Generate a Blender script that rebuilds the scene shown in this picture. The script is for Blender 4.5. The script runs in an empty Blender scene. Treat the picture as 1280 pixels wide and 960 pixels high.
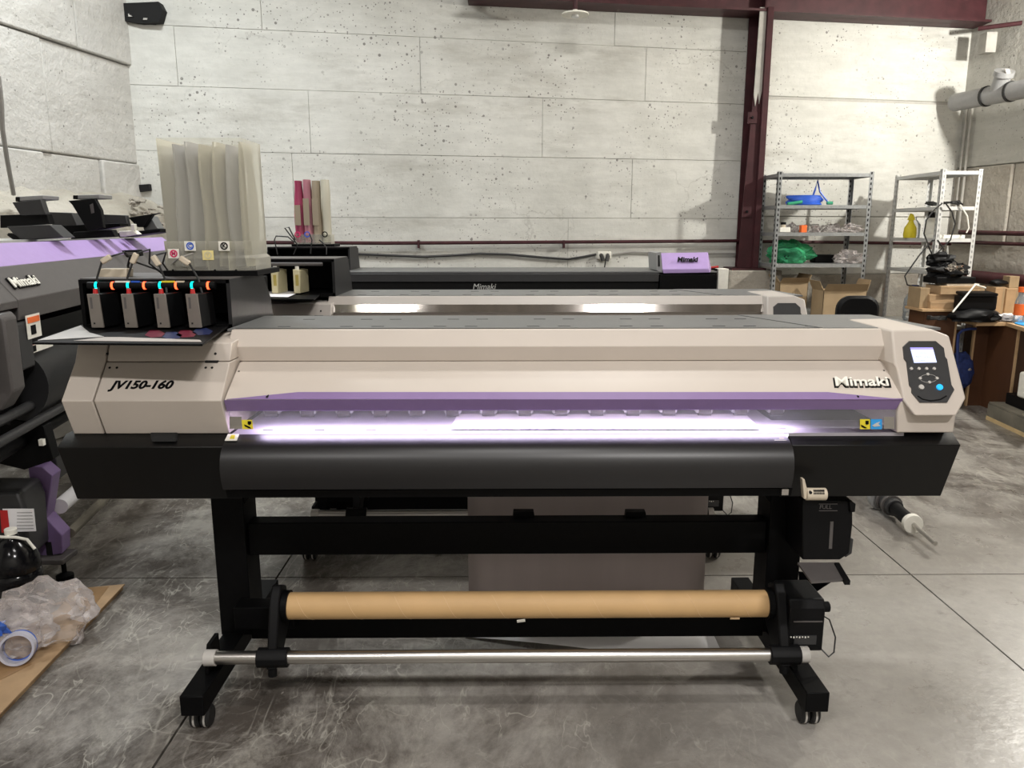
import bpy, bmesh, math, random
from mathutils import Vector, Matrix
random.seed(7)
R = math.radians
C = bpy.context.scene.collection
S = bpy.context.scene
# ------------------------------------------------------------------ camera
PITCH, YAW, CH, F = R(11.4), R(0.6), 1.5, 960.0
cd = bpy.data.cameras.new('camera'); cam = bpy.data.objects.new('camera', cd); C.objects.link(cam)
cam.location = (0, 0, CH); cam.rotation_euler = (math.pi/2-PITCH, 0, -YAW)
cd.sensor_fit = 'HORIZONTAL'; cd.sensor_width = 36; cd.lens = 36*F/1280; cd.clip_start = .05; cd.clip_end = 60
S.camera = cam
# ------------------------------------------------------------------ world, lamps, exposure
w = bpy.data.worlds.new('world'); S.world = w; w.use_nodes = True
w.node_tree.nodes['Background'].inputs[0].default_value = (.9, .93, 1, 1)
w.node_tree.nodes['Background'].inputs[1].default_value = .13
S.view_settings.view_transform = 'Standard'; S.view_settings.look = 'None'
S.view_settings.gamma = 1; S.view_settings.use_curve_mapping = False
S.view_settings.exposure = 0.42
def lamp(loc, size, power, col=(1, .97, .945), rot=(0, 0, 0), name='ceiling_or_fill_lamp', spread=180):
    l = bpy.data.lights.new(name, 'AREA'); l.shape = 'RECTANGLE'; l.size, l.size_y = size
    l.energy = power; l.color = col; l.spread = R(spread)
    o = bpy.data.objects.new(name, l); o.location = loc; o.rotation_euler = rot; C.objects.link(o); return o
lamp((1.4, -1.4, 4.2), (.5, .22), 125)
lamp((-1.4, -1.1, 4.1), (.6, .22), 45)
lamp((.1, .7, 4.4), (.8, .22), 32)  # added steep lamp, lifts the floor under the nearest printer
lamp((-2.3, 4.8, 4.2), (.6, .25), 62, (.93, .98, 1))
lamp((.8, 4.2, 4.4), (1.0, .25), 55, (1, .98, .95))  # added fill over the middle of the room, not a known fixture
def bulb(loc, power, r=.09, col=(1, .97, .9)):
    l = bpy.data.lights.new('work_lamp', 'POINT'); l.energy = power; l.shadow_soft_size = r; l.color = col
    o = bpy.data.objects.new('work_lamp', l); o.location = loc; C.objects.link(o)
bulb((4.75, 5.5, 3.05), 250, .06)
# the white LED strip that lights the platen under the front cover of the nearest printer
lamp((.07, 2.262, .966), (1.62, .03), 5, (.82, .70, 1), (R(-14), 0, 0), 'platen_strip_light')

# ------------------------------------------------------------------ helpers
def ray(px, py):
    d = Vector(((px-640)/F, (480-py)/F, -1))
    return cam.rotation_euler.to_matrix() @ d
def W(px, py, Y=None, Z=None):
    d = ray(px, py)
    t = Y/d.y if Y is not None else (Z-CH)/d.z
    return Vector((0, 0, CH)) + d*t
def Zat(py, Y): return W(640, py, Y=Y).z
def Xat(px, Y, Z=1.0):
    a = W(px, 0, Y=Y)                                   # X of a picture column at a depth and height
    lo, hi = 0, 960
    for _ in range(30):
        m = (lo+hi)/2
        if W(px, m, Y=Y).z > Z: lo = m
        else: hi = m
    return W(px, lo, Y=Y).x
def NT(name):
    m = bpy.data.materials.new(name); m.use_nodes = True
    return m, m.node_tree.nodes, m.node_tree.links, m.node_tree.nodes['Principled BSDF']
def mat(name, col, rough=.5, metal=0, noise=.06, scale=30, bump=0, emit=None, es=0, alpha=1, coat=0, stretch=None, spec=.5):
    m, n, l, b = NT(name)
    b.inputs['Roughness'].default_value = rough; b.inputs['Metallic'].default_value = metal
    b.inputs['Coat Weight'].default_value = coat; b.inputs['Alpha'].default_value = alpha
    b.inputs['Specular IOR Level'].default_value = spec
    tc = n.new('ShaderNodeTexCoord'); mp = n.new('ShaderNodeMapping')
    if stretch: mp.inputs['Scale'].default_value = stretch
    nz = n.new('ShaderNodeTexNoise'); nz.inputs['Scale'].default_value = scale; nz.inputs['Detail'].default_value = 4
    l.new(tc.outputs['Object'], mp.inputs[0]); l.new(mp.outputs[0], nz.inputs['Vector'])
    r = n.new('ShaderNodeValToRGB')
    r.color_ramp.elements[0].position = .3; r.color_ramp.elements[1].position = .7
    r.color_ramp.elements[0].color = tuple(max(0, c*(1-noise)) for c in col)+(1,)
    r.color_ramp.elements[1].color = tuple(min(1, c*(1+noise)) for c in col)+(1,)
    l.new(nz.outputs[0], r.inputs[0]); l.new(r.outputs[0], b.inputs['Base Color'])
    if bump:
        bp = n.new('ShaderNodeBump'); bp.inputs['Strength'].default_value = bump; bp.inputs['Distance'].default_value = .01
        l.new(nz.outputs[0], bp.inputs['Height']); l.new(bp.outputs[0], b.inputs['Normal'])
    if emit:
        b.inputs['Emission Color'].default_value = emit+(1,); b.inputs['Emission Strength'].default_value = es
    return m
def film(name, col, transp=.6, rough=.15, trans=None):
    """clear or cloudy plastic: a mix of see-through and a glossy diffuse skin"""
    m, n, l, b = NT(name)
    b.inputs['Base Color'].default_value = col+(1,); b.inputs['Roughness'].default_value = rough
    t = n.new('ShaderNodeBsdfTransparent'); t.inputs[0].default_value = (trans or (1, 1, 1))+(1,)
    fr = n.new('ShaderNodeFresnel'); fr.inputs[0].default_value = 1.45
    ma = n.new('ShaderNodeMath'); ma.operation = 'ADD'; ma.inputs[1].default_value = 1-transp; ma.use_clamp = True
    mx = n.new('ShaderNodeMixShader')
    l.new(fr.outputs[0], ma.inputs[0]); l.new(ma.outputs[0], mx.inputs[0]); l.new(t.outputs[0], mx.inputs[1]); l.new(b.outputs[0], mx.inputs[2])
    l.new(mx.outputs[0], n['Material Output'].inputs[0]); return m
def concrete(name, c0, c1, stain, pits=1.0, bump=.5, rough=.9, courses=True):
    m, n, l, b = NT(name)
    g = n.new('ShaderNodeNewGeometry')
    def noise(s, d=6, ro=.6, sc=None):
        z = n.new('ShaderNodeTexNoise'); z.inputs['Scale'].default_value = s; z.inputs['Detail'].default_value = d; z.inputs['Roughness'].default_value = ro
        if sc:
            mp = n.new('ShaderNodeMapping'); mp.inputs['Scale'].default_value = sc; l.new(g.outputs['Position'], mp.inputs[0]); l.new(mp.outputs[0], z.inputs['Vector'])
        else: l.new(g.outputs['Position'], z.inputs['Vector'])
        return z
    def ramp(src, p0, p1, a=(0, 0, 0, 1), bb=(1, 1, 1, 1)):
        r = n.new('ShaderNodeValToRGB'); e = r.color_ramp.elements
        e[0].position, e[1].position = p0, p1; e[0].color = a; e[1].color = bb; l.new(src, r.inputs[0]); return r
    def mix(f, a, c, mode='MIX'):
        x = n.new('ShaderNodeMix'); x.data_type = 'RGBA'; x.blend_type = mode
        for s, v in ((x.inputs[0], f), (x.inputs[6], a), (x.inputs[7], c)):
            if hasattr(v, 'links'): l.new(v, s)
            elif isinstance(v, (int, float)): s.default_value = v
            else: s.default_value = tuple(v)+(1,)
        return x.outputs[2]
    big = ramp(noise(1.1, 5, .65).outputs[0], .35, .68)
    col = mix(big.outputs[0], c0, c1)
    st = ramp(noise(1.7, 8, .7, (.45, .45, 1.8)).outputs[0], .52, .74)
    col = mix(st.outputs[0], col, stain)
    br = ramp(noise(6, 8, .7, (.5, .5, 2.4)).outputs[0], .42, .62, (.93, .93, .93, 1), (1.03, 1.03, 1.03, 1))
    col = mix(1.0, col, br.outputs[0], 'MULTIPLY')
    # formwork hair cracks
    ck = n.new('ShaderNodeTexVoronoi'); ck.feature = 'DISTANCE_TO_EDGE'; ck.inputs['Scale'].default_value = .9
    nzv = noise(3, 5); vm = n.new('ShaderNodeVectorMath'); vm.operation = 'MULTIPLY_ADD'; vm.inputs[1].default_value = (.5, .5, .5)
    l.new(nzv.outputs['Color'], vm.inputs[0]); l.new(g.outputs['Position'], vm.inputs[2]); l.new(vm.outputs[0], ck.inputs['Vector'])
    ckr = ramp(ck.outputs['Distance'], .002, .008, (1, 1, 1, 1), (0, 0, 0, 1))
    ckm = n.new('ShaderNodeMath'); ckm.operation = 'MULTIPLY'; l.new(ckr.outputs[0], ckm.inputs[0])
    l.new(ramp(noise(1.3, 2).outputs[0], .5, .62).outputs[0], ckm.inputs[1])
    cks = n.new('ShaderNodeMath'); cks.operation = 'MULTIPLY'; cks.inputs[1].default_value = .35; l.new(ckm.outputs[0], cks.inputs[0])
    col = mix(cks.outputs[0], col, (.3, .29, .26))
    # air holes
    v = n.new('ShaderNodeTexVoronoi'); v.inputs['Scale'].default_value = 17; l.new(g.outputs['Position'], v.inputs['Vector'])
    v2 = n.new('ShaderNodeTexVoronoi'); v2.inputs['Scale'].default_value = 38; l.new(g.outputs['Position'], v2.inputs['Vector'])
    msk = ramp(noise(1.5, 3, .6).outputs[0], .45, .56)
    def hole(vv, t):
        sepc = n.new('ShaderNodeSeparateColor'); l.new(vv.outputs['Color'], sepc.inputs[0])
        rnd = n.new('ShaderNodeMath'); rnd.operation = 'MULTIPLY'; rnd.inputs[1].default_value = t; l.new(sepc.outputs[0], rnd.inputs[0])
        lt = n.new('ShaderNodeMath'); lt.operation = 'LESS_THAN'; l.new(vv.outputs['Distance'], lt.inputs[0]); l.new(rnd.outputs[0], lt.inputs[1])
        mm = n.new('ShaderNodeMath'); mm.operation = 'MULTIPLY'; l.new(lt.outputs[0], mm.inputs[0]); l.new(msk.outputs[0], mm.inputs[1]); return mm
    h1, h2 = hole(v, .22*pits), hole(v2, .26*pits)
    hm = n.new('ShaderNodeMath'); hm.operation = 'MAXIMUM'; l.new(h1.outputs[0], hm.inputs[0]); l.new(h2.outputs[0], hm.inputs[1])
    hf = n.new('ShaderNodeMath'); hf.operation = 'MULTIPLY'; hf.inputs[1].default_value = .75; l.new(hm.outputs[0], hf.inputs[0])
    col = mix(hf.outputs[0], col, (.12, .11, .10))
    l.new(col, b.inputs['Base Color']); b.inputs['Roughness'].default_value = rough
    hs = n.new('ShaderNodeMath'); hs.operation = 'SUBTRACT'; l.new(noise(14, 8, .65).outputs[0], hs.inputs[0]); l.new(hm.outputs[0], hs.inputs[1])
    bp = n.new('ShaderNodeBump'); bp.inputs['Strength'].default_value = bump; bp.inputs['Distance'].default_value = .02
    l.new(hs.outputs[0], bp.inputs['Height']); l.new(bp.outputs[0], b.inputs['Normal'])
    return m
def floor_mat():
    m, n, l, b = NT('polished_concrete')
    g = n.new('ShaderNodeNewGeometry')
    def noise(s, d=8, ro=.6, sc=None, rz=0, dist=0):
        z = n.new('ShaderNodeTexNoise'); z.inputs['Scale'].default_value = s; z.inputs['Detail'].default_value = d; z.inputs['Roughness'].default_value = ro
        z.inputs['Distortion'].default_value = dist
        mp = n.new('ShaderNodeMapping'); mp.inputs['Scale'].default_value = sc or (1, 1, 1); mp.inputs['Rotation'].default_value = (0, 0, rz)
        l.new(g.outputs['Position'], mp.inputs[0]); l.new(mp.outputs[0], z.inputs['Vector']); return z.outputs[0]
    def ramp(src, p0, p1, a=(0, 0, 0, 1), bb=(1, 1, 1, 1)):
        r = n.new('ShaderNodeValToRGB'); e = r.color_ramp.elements
        e[0].position, e[1].position = p0, p1; e[0].color = a; e[1].color = bb; l.new(src, r.inputs[0]); return r.outputs[0]
    def mix(f, a, c, mode='MIX'):
        x = n.new('ShaderNodeMix'); x.data_type = 'RGBA'; x.blend_type = mode
        for s, v in ((x.inputs[0], f), (x.inputs[6], a), (x.inputs[7], c)):
            if hasattr(v, 'links'): l.new(v, s)
            elif isinstance(v, (int, float)): s.default_value = v
            else: s.default_value = tuple(v)+(1,)
        return x.outputs[2]
    def mul(a, c):
        x = n.new('ShaderNodeMath'); x.operation = 'MULTIPLY'
        for s, v in ((x.inputs[0], a), (x.inputs[1], c)):
            if hasattr(v, 'links'): l.new(v, s)
            else: s.default_value = v
        return x.outputs[0]
    # dirt is heavier on the left half of the hall, clean on the right
    sep = n.new('ShaderNodeSeparateXYZ'); l.new(g.outputs['Position'], sep.inputs[0])
    mr = n.new('ShaderNodeMapRange'); mr.inputs[1].default_value = 1.3; mr.inputs[2].default_value = -.5; l.new(sep.outputs[0], mr.inputs[0])
    my = n.new('ShaderNodeMapRange'); my.inputs[1].default_value = 3.1; my.inputs[2].default_value = 4.3; l.new(sep.outputs[1], my.inputs[0])
    mxm = n.new('ShaderNodeMath'); mxm.operation = 'MAXIMUM'; l.new(mr.outputs[0], mxm.inputs[0]); l.new(my.outputs[0], mxm.inputs[1])
    left = mxm.outputs[0]
    base = mix(ramp(noise(1.6, 6), .35, .65), (.275, .255, .228), (.355, .335, .305))
    fine = ramp(noise(22, 8, .7), .35, .68, (.88, .88, .88, 1), (1.08, 1.08, 1.08, 1))
    base = mix(1.0, base, fine, 'MULTIPLY')
    gr = mul(ramp(noise(1.5, 10, .78, (1, .6, 1), .5, .5), .41, .56), left)
    base = mix(mul(gr, .92), base, (.070, .058, .048))
    gr2 = ramp(noise(5.5, 9, .75, None, 0, .5), .58, .70)
    base = mix(mul(gr2, .55), base, (.14, .13, .11))
    # pale scratches and trowel marks: thin contour lines of stretched noise, kept in patches
    def line(src, wd):
        r = n.new('ShaderNodeValToRGB'); e = r.color_ramp.elements; e[0].position = .5-wd; e[0].color = (0, 0, 0, 1); e[1].position = .5; e[1].color = (1, 1, 1, 1)
        q_ = e.new(.5+wd); q_.color = (0, 0, 0, 1); l.new(src, r.inputs[0]); return r.outputs[0]
    side = mix(left, (.18, .18, .18), (1, 1, 1))
    for s, sc, rz, k, wd, ms in ((3.2, (1, .35, 1), .8, .42, .012, 2.1), (4.5, (.35, 1, 1), -.4, .35, .009, 2.9), (7, (1, .5, 1), .1, .7, .012, 3.7), (2.2, (1, .6, 1), -.9, .45, .005, 1.7), (11, (1, .3, 1), .5, .6, .016, 4.3)):
        sr = mul(line(noise(s, 3, .5, sc, rz, 1.0), wd), ramp(noise(ms, 4, .6, None, rz), .47, .60))
        base = mix(mul(mul(sr, k), side), base, (.52, .50, .44))
    dust_sheen = mul(ramp(noise(2.6, 9, .8, (1, .7, 1), 2.0, .4), .54, .66), left)  # pale dust colour, with the left floor's sheen painted into it
    base = mix(mul(dust_sheen, .55), base, (.44, .42, .37))
    speck = ramp(noise(60, 6, .8), .62, .70); base = mix(mul(speck, .5), base, (.48, .46, .42))
    l.new(base, b.inputs['Base Color'])
    rr = ramp(noise(3, 8, .7), .3, .7, (.22,)*3+(1,), (.42,)*3+(1,)); l.new(rr, b.inputs['Roughness'])
    bp = n.new('ShaderNodeBump'); bp.inputs['Strength'].default_value = .12; bp.inputs['Distance'].default_value = .01
    l.new(noise(30, 6, .6), bp.inputs['Height']); l.new(bp.outputs[0], b.inputs['Normal'])
    return m
M = dict(
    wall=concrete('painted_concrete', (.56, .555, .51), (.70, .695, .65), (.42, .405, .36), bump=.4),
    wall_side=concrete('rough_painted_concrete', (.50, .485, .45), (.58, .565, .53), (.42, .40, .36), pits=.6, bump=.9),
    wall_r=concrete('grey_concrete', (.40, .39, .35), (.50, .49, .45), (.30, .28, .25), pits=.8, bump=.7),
    ledge=concrete('ledge_plaster', (.38, .35, .29), (.48, .45, .39), (.27, .24, .19), pits=.6, bump=1.0),
    bare=concrete('bare_concrete', (.34, .31, .26), (.42, .39, .34), (.25, .21, .17), pits=.5, bump=1.0),
    joint=mat('joint_mortar', (.46, .445, .41), .95), floorm=floor_mat(),
    white=mat('warm_white_plastic', (.545, .485, .425), .5, noise=.025, scale=6, bump=.02),
    white2=mat('grey_white_plastic', (.44, .405, .37), .42, noise=.03, scale=6),
    grey=mat('grey_sheet_metal', (.135, .137, .135), .42, noise=.05, scale=20),
    dgrey=mat('charcoal_plastic', (.030, .030, .031), .42), mgrey=mat('mid_grey_plastic', (.088, .080, .077), .45),
    black=mat('black_powder_coat', (.003, .003, .0033), .5, noise=.2, scale=60, spec=.1),
    blk2=mat('soft_black_plastic', (.0045, .0045, .005), .5, spec=.15), blk3=mat('satin_black_panel', (.0035, .0034, .0034), .36, spec=.3), hood=mat('dark_hood_plastic', (.016, .016, .017), .45, spec=.3), apron=mat('black_satin_sheet', (.0065, .006, .0068), .40, noise=.08, scale=8, spec=.6),
    purple=mat('violet_plastic', (.235, .155, .33), .45, noise=.03), lilac=mat('light_violet_plastic', (.40, .28, .56), .45, noise=.03),
    steel=mat('brushed_steel', (.55, .53, .50), .3, 1, noise=.05, scale=80, stretch=(.05, 1, 1)),
    chrome=mat('polished_strip', (.46, .43, .40), .07, .95, noise=.12, scale=12, stretch=(1.5, .1, .1)),
    alu=mat('platen_aluminium', (.40, .38, .41), .35, .2, noise=.05, scale=60, stretch=(.02, 1, 1)),
    galv=mat('galvanised_steel', (.36, .37, .37), .42, .6, noise=.12, scale=60), paint=mat('pale_grey_paint', (.56, .56, .54), .5, noise=.05),
    kraft=mat('kraft_core', (.58, .37, .17), .6, noise=.06, scale=8, bump=.05), kline=mat('core_seam', (.66, .46, .26), .6),
    card=mat('corrugated_cardboard', (.42, .28, .155), .8, noise=.08, scale=14, bump=.08), card2=mat('faded_cardboard', (.36, .26, .15), .8, noise=.1, scale=10),
    tape=mat('brown_packing_tape', (.33, .20, .095), .35, noise=.06), paper=mat('white_paper', (.86, .85, .86), .6, noise=.01),
    media=mat('media_back', (.52, .45, .43), .65, noise=.05, scale=3, stretch=(4, 1, .2)), rust=mat('maroon_primer', (.050, .014, .017), .5, noise=.25, scale=9, bump=.1, spec=.3),
    rustp=mat('whitewashed_steel', (.40, .385, .35), .7, noise=.12, scale=12), dark=mat('dark_void', (.006, .006, .006), .9),
    pvc=mat('grey_drain_pipe', (.29, .29, .29), .38, noise=.04), pvcl=mat('pale_drain_pipe', (.52, .52, .50), .35), seal=mat('black_rubber', (.012, .012, .012), .6),
    tan=mat('cream_plastic', (.62, .54, .42), .4), red=mat('red_plastic', (.5, .02, .02), .4), yellow=mat('yellow_plastic', (.75, .62, .03), .5),
    blue=mat('blue_plastic', (.02, .10, .55), .4), green=film('green_bag_film', (.08, .5, .24), .62, .25, (.3, .9, .5)), lblue=mat('label_blue', (.03, .33, .75), .5),
    orange=mat('orange_plastic', (.85, .16, .03), .45), magenta=mat('magenta_label', (.62, .02, .12), .5), ystk=mat('pale_yellow_label', (.80, .68, .30), .5),
    navy=mat('navy_fabric', (.015, .03, .13), .8, noise=.2, scale=40, bump=.2), wood=mat('dark_laminate', (.085, .034, .014), .5, noise=.25, scale=3, stretch=(1, 1, .3)),
    beech=mat('pale_laminate', (.50, .33, .18), .5, noise=.08), pine=mat('pallet_wood', (.62, .46, .24), .75, noise=.15, scale=8), oldw=mat('dusty_board', (.17, .155, .12), .85, noise=.25, scale=6),
    bagf=film('cloudy_bag_film', (.66, .63, .52), .38, .2, (.95, .93, .85)), bagg=film('grey_bag_film', (.55, .55, .56), .38, .15, (.9, .9, .95)), boxf=film('cloudy_acrylic', (.74, .72, .63), .76, .25, (.95, .95, .9)),
    pinkf=film('pink_bag_film', (.50, .20, .25), .2, .3), magf=film('magenta_bag_film', (.38, .04, .11), .2, .3), brownf=film('brown_label_bag', (.34, .28, .20), .15, .4),
    clear=film('clear_acrylic', (.8, .8, .85), .94, .05), wrap=film('crinkled_clear_film', (.86, .80, .78), .80, .08), pet=film('clear_bottle', (.7, .75, .78), .78, .08),
    ink=mat('dark_ink_bottle', (.005, .005, .006), .15, spec=.35), screen=mat('lcd_screen', (.4, .45, .7), .3, emit=(.55, .62, .95), es=1.0),
    teal=mat('teal_indicator', (.0, .5, .45), .3, emit=(.0, .85, .75), es=2.2), redled=mat('red_indicator', (.7, .05, .02), .3, emit=(1, .10, .03), es=2.6),
    bbtn=mat('blue_button', (.02, .35, .75), .3, emit=(.02, .40, .9), es=.7), btn=mat('grey_button', (.5, .48, .45), .4),
    cream=mat('cartridge_cream', (.66, .60, .38), .35), amber=mat('cartridge_amber', (.45, .36, .10), .35), lscr=mat('screen_violet', (.25, .22, .6), .4, emit=(.3, .27, .75), es=.8),
    ivory=mat('ivory_print', (.8, .78, .7), .6), cable=mat('black_cable', (.015, .015, .015), .45), gcable=mat('grey_cable', (.30, .29, .27), .5),
    cartr=mat('grey_cartridge', (.17, .15, .13), .45), bulb=mat('clear_bulb', (.8, .8, .8), .08), tblue=film('blue_tape_film', (.05, .15, .6), .35, .15), ctape=film('clear_tape_film', (.75, .75, .85), .45, .1),
)
ORG = {}
class MB:
    def __init__(s): s.bm = bmesh.new()
    def face(s, vs):
        try: return s.bm.faces.new(vs)
        except ValueError: return None
    def loft(s, rings, cap=True, closed=True):
        rr = [[s.bm.verts.new(p) for p in r] for r in rings]; n = len(rr[0])
        for a, b in zip(rr, rr[1:]):
            for i in range(n if closed else n-1): s.face([a[i], a[(i+1) % n], b[(i+1) % n], b[i]])
        if cap: s.face(rr[0][::-1]); s.face(rr[-1])
        return s
    def ext(s, pts, vec):
        vec = Vector(vec); pts = [Vector(p) for p in pts]; return s.loft([pts, [p+vec for p in pts]])
    def box(s, a, b):
        x0, y0, z0 = a; x1, y1, z1 = b
        return s.ext([(x0, y0, z0), (x1, y0, z0), (x1, y1, z0), (x0, y1, z0)], (0, 0, z1-z0))
    def rbox(s, c, size, rot=(0, 0, 0)):
        from mathutils import Euler
        q = Euler(rot).to_matrix(); c = Vector(c); hx, hy, hz = (v/2 for v in size)
        return s.ext([c+q@Vector(p) for p in ((-hx, -hy, -hz), (hx, -hy, -hz), (hx, hy, -hz), (-hx, hy, -hz))], q@Vector((0, 0, 2*hz)))
    def prof(s, yz, x0, x1): return s.ext([(x0, y, z) for y, z in yz], (x1-x0, 0, 0))
    def tube(s, pts, r, n=10, cap=True):
        pts = [Vector(p) for p in pts]; rings = []; up = None
        for i, p in enumerate(pts):
            t = (pts[min(i+1, len(pts)-1)]-pts[max(i-1, 0)]).normalized()
            if up is None: up = t.orthogonal().normalized()
            up = (up-t*up.dot(t)).normalized(); sd = t.cross(up)
            rad = r[i] if isinstance(r, (list, tuple)) else r
            rings.append([p+up*math.cos(a)*rad+sd*math.sin(a)*rad for a in (2*math.pi*k/n for k in range(n))])
        return s.loft(rings, cap)
    def ring(s, c, ax, r0, r1, wd, n=24):
        c, ax = Vector(c), Vector(ax).normalized(); u = ax.orthogonal().normalized(); v = ax.cross(u)
        def circ(r, o): return [c+ax*o+(u*math.cos(a)+v*math.sin(a))*r for a in (2*math.pi*k/n for k in range(n))]
        return s.loft([circ(r0, -wd/2), circ(r1, -wd/2), circ(r1, wd/2), circ(r0, wd/2), circ(r0, -wd/2)], False)
    def pts(s, poly, Yf, depth):
        """polygon given where it is seen, put on its own plane at depth Yf, with thickness"""
        return s.ext([W(x, y, Y=Yf(y) if callable(Yf) else Yf) for x, y in poly], (0, depth, 0))
    def blob(s, c, rad, seed=0, amp=.25, sub=3, flat=.0, fr=3.0):
        from mathutils import noise
        t = bmesh.new(); bmesh.ops.create_icosphere(t, subdivisions=sub, radius=1)
        mp = {}
        for v in t.verts:
            p = v.co.copy(); k = 1+amp*noise.noise(p*fr+Vector((seed*3.1, seed, 0)))*2+amp*.5*noise.noise(p*fr*2.7+Vector((seed, 0, seed)))
            q = Vector((p.x*rad[0]*k, p.y*rad[1]*k, p.z*rad[2]*k))
            if q.z < -flat*rad[2]: q.z = -flat*rad[2]
            mp[v] = s.bm.verts.new(Vector(c)+q)
        for f in t.faces: s.face([mp[v] for v in f.verts])
        t.free(); return s
def tag(o, label=None, cat=None, group=None, kind=None):
    for k, v in (('label', label), ('category', cat), ('group', group), ('kind', kind)):
        if v: o[k] = v
    return o
def obj(name, mb, m, parent=None, label=None, cat=None, group=None, kind=None, bevel=0, smooth=30, seg=2, recalc=True):
    bm = mb.bm
    if recalc: bmesh.ops.recalc_face_normals(bm, faces=bm.faces)
    if parent is not None: org = ORG[parent]
    else:
        xs = [v.co for v in bm.verts]; org = Vector(((min(c.x for c in xs)+max(c.x for c in xs))/2, (min(c.y for c in xs)+max(c.y for c in xs))/2, min(c.z for c in xs)))
    for v in bm.verts: v.co -= org
    me = bpy.data.meshes.new(name); bm.to_mesh(me); bm.free()
    if smooth:
        me.shade_smooth(); me.set_sharp_from_angle(angle=R(smooth))
    o = bpy.data.objects.new(name, me); C.objects.link(o); me.materials.append(M[m] if isinstance(m, str) else m)
    if parent is not None: o.parent = parent
    else: o.location = org
    ORG[o] = org
    if bevel:
        b = o.modifiers.new('bevel', 'BEVEL'); b.width = bevel; b.segments = seg; b.limit_method = 'ANGLE'; b.angle_limit = R(35)
    return tag(o, label, cat, group, kind)
def thing(name, label, cat, loc, group=None):
    o = bpy.data.objects.new(name, None); o.empty_display_size = .1; C.objects.link(o); o.location = loc; ORG[o] = Vector(loc)
    return tag(o, label, cat, group)
def text(s, name, loc, size, m, parent, rot=(90, 0, 0), ext=.0008, shear=0, off=0, width=None, label=None, space=1, align='CENTER'):
    cu = bpy.data.curves.new(name, 'FONT'); cu.body = s; cu.size = size; cu.extrude = ext; cu.shear = shear; cu.offset = off
    cu.align_x = align; cu.align_y = 'CENTER'; cu.space_character = space; cu.resolution_u = 4
    t = bpy.data.objects.new(name, cu); C.objects.link(t); bpy.context.view_layer.update()
    me = bpy.data.meshes.new_from_object(t.evaluated_get(bpy.context.evaluated_depsgraph_get()))
    bpy.data.objects.remove(t); me.name = name
    if width:
        xs = [v.co.x for v in me.vertices]; k = width/(max(xs)-min(xs))
        for v in me.vertices: v.co.x *= k
    o = bpy.data.objects.new(name, me); C.objects.link(o); me.materials.clear(); me.materials.append(M[m])
    o.parent = parent; o.location = Vector(loc)-ORG[parent]; o.rotation_euler = tuple(R(a) for a in rot)
    ORG[o] = Vector(loc)
    if label: o['label'] = label
    return o
def lerp(tbl):
    def f(y):
        for (a, A), (b, B) in zip(tbl, tbl[1:]):
            if y <= b: return A+(B-A)*(max(y, a)-a)/(b-a)
        return tbl[-1][1]
    return f
def plane(y0, Y0, y1, Y1):
    """face parallel to X through two seen rows; returns (px, py, out) -> point on it, pushed out along its normal"""
    a, b = Vector((0, Y0, Zat(y0, Y0))), Vector((0, Y1, Zat(y1, Y1))); d = (b-a).normalized(); n_ = Vector((0, d.z, -d.y))
    if n_.y > 0: n_ = -n_
    def f(px, py, out=0):
        r = ray(px, py); o = Vector((0, 0, CH)); t = (a+n_*out-o).dot(n_)/r.dot(n_); return o+r*t
    f.n = n_; f.lean = math.degrees(math.atan2(n_.z, -n_.y)); return f
def tilt(y0, Y0, y1, Y1):   # lean of a face between two picture rows, degrees about X
    return math.degrees(math.atan2(Y1-Y0, Zat(y0, Y0)-Zat(y1, Y1)))

# ================================================================== THE ROOM
WM = .18
def wy(x): return 7.2+WM*x                      # the back wall runs a little askew
LC, RC = -3.05, 4.61                            # corners
fl = obj('floor', MB().box((-5.2, -3.2, -.2), (6.8, 8.6, -.02)), 'mgrey', kind='structure')
for i, (x0, x1) in enumerate(((-5.2, -3.8), (-3.8, -1.0), (-1.0, 1.8), (1.8, 4.6), (4.6, 6.8))):
    for j, (y0, y1) in enumerate(((-3.2, -2.45), (-2.45, .35), (.35, 3.15), (3.15, 5.95), (5.95, 8.6))):
        obj('floor_slab', MB().box((x0+.004, y0+.004, -.03), (x1-.004, y1-.004, 0)), 'floorm', fl)
def slab(mb, x0, x1, z0, z1, d0=0, d1=.12):
    a = WM
    return mb.ext([(x0, wy(x0)+d0, z0), (x1, wy(x1)+d0, z0), (x1, wy(x1)+d1, z0), (x0, wy(x0)+d1, z0)], (0, 0, z1-z0))
wb = obj('wall_back', slab(MB(), LC-.4, RC+.4, 0, 4.8, .012, .3), 'joint', kind='structure')
rows = [(0, 1.05, (-1.2, 1.5)), (1.05, 1.6, (-2.1, .6)), (1.6, 2.14, (-1.82, 1.2)), (2.14, 2.655, (-1.66, .35)), (2.655, 3.12, (-2.68, -.72, 1.3)), (3.12, 4.8, (-2.0, 1.0))]
cx = 2.38
for z0, z1, js in rows:
    e = [LC-.05]+list(js)+[cx]
    for a, b in zip(e, e[1:]):
        g = .0014
        obj('concrete_panel', slab(MB(), a+g, b-g, z0+g, z1-g, random.uniform(-.004, .003), .1), 'wall', wb, bevel=.0022)
for z0, z1 in ((0, 1.05), (1.05, 1.62), (1.62, 2.715), (2.735, 4.8)):
    obj('concrete_panel', slab(MB(), cx+.012, RC+.05, z0+.004, z1-.004, random.uniform(-.004, 0), .1), 'wall' if z0 > 1 else 'bare', wb, bevel=.006)
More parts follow.
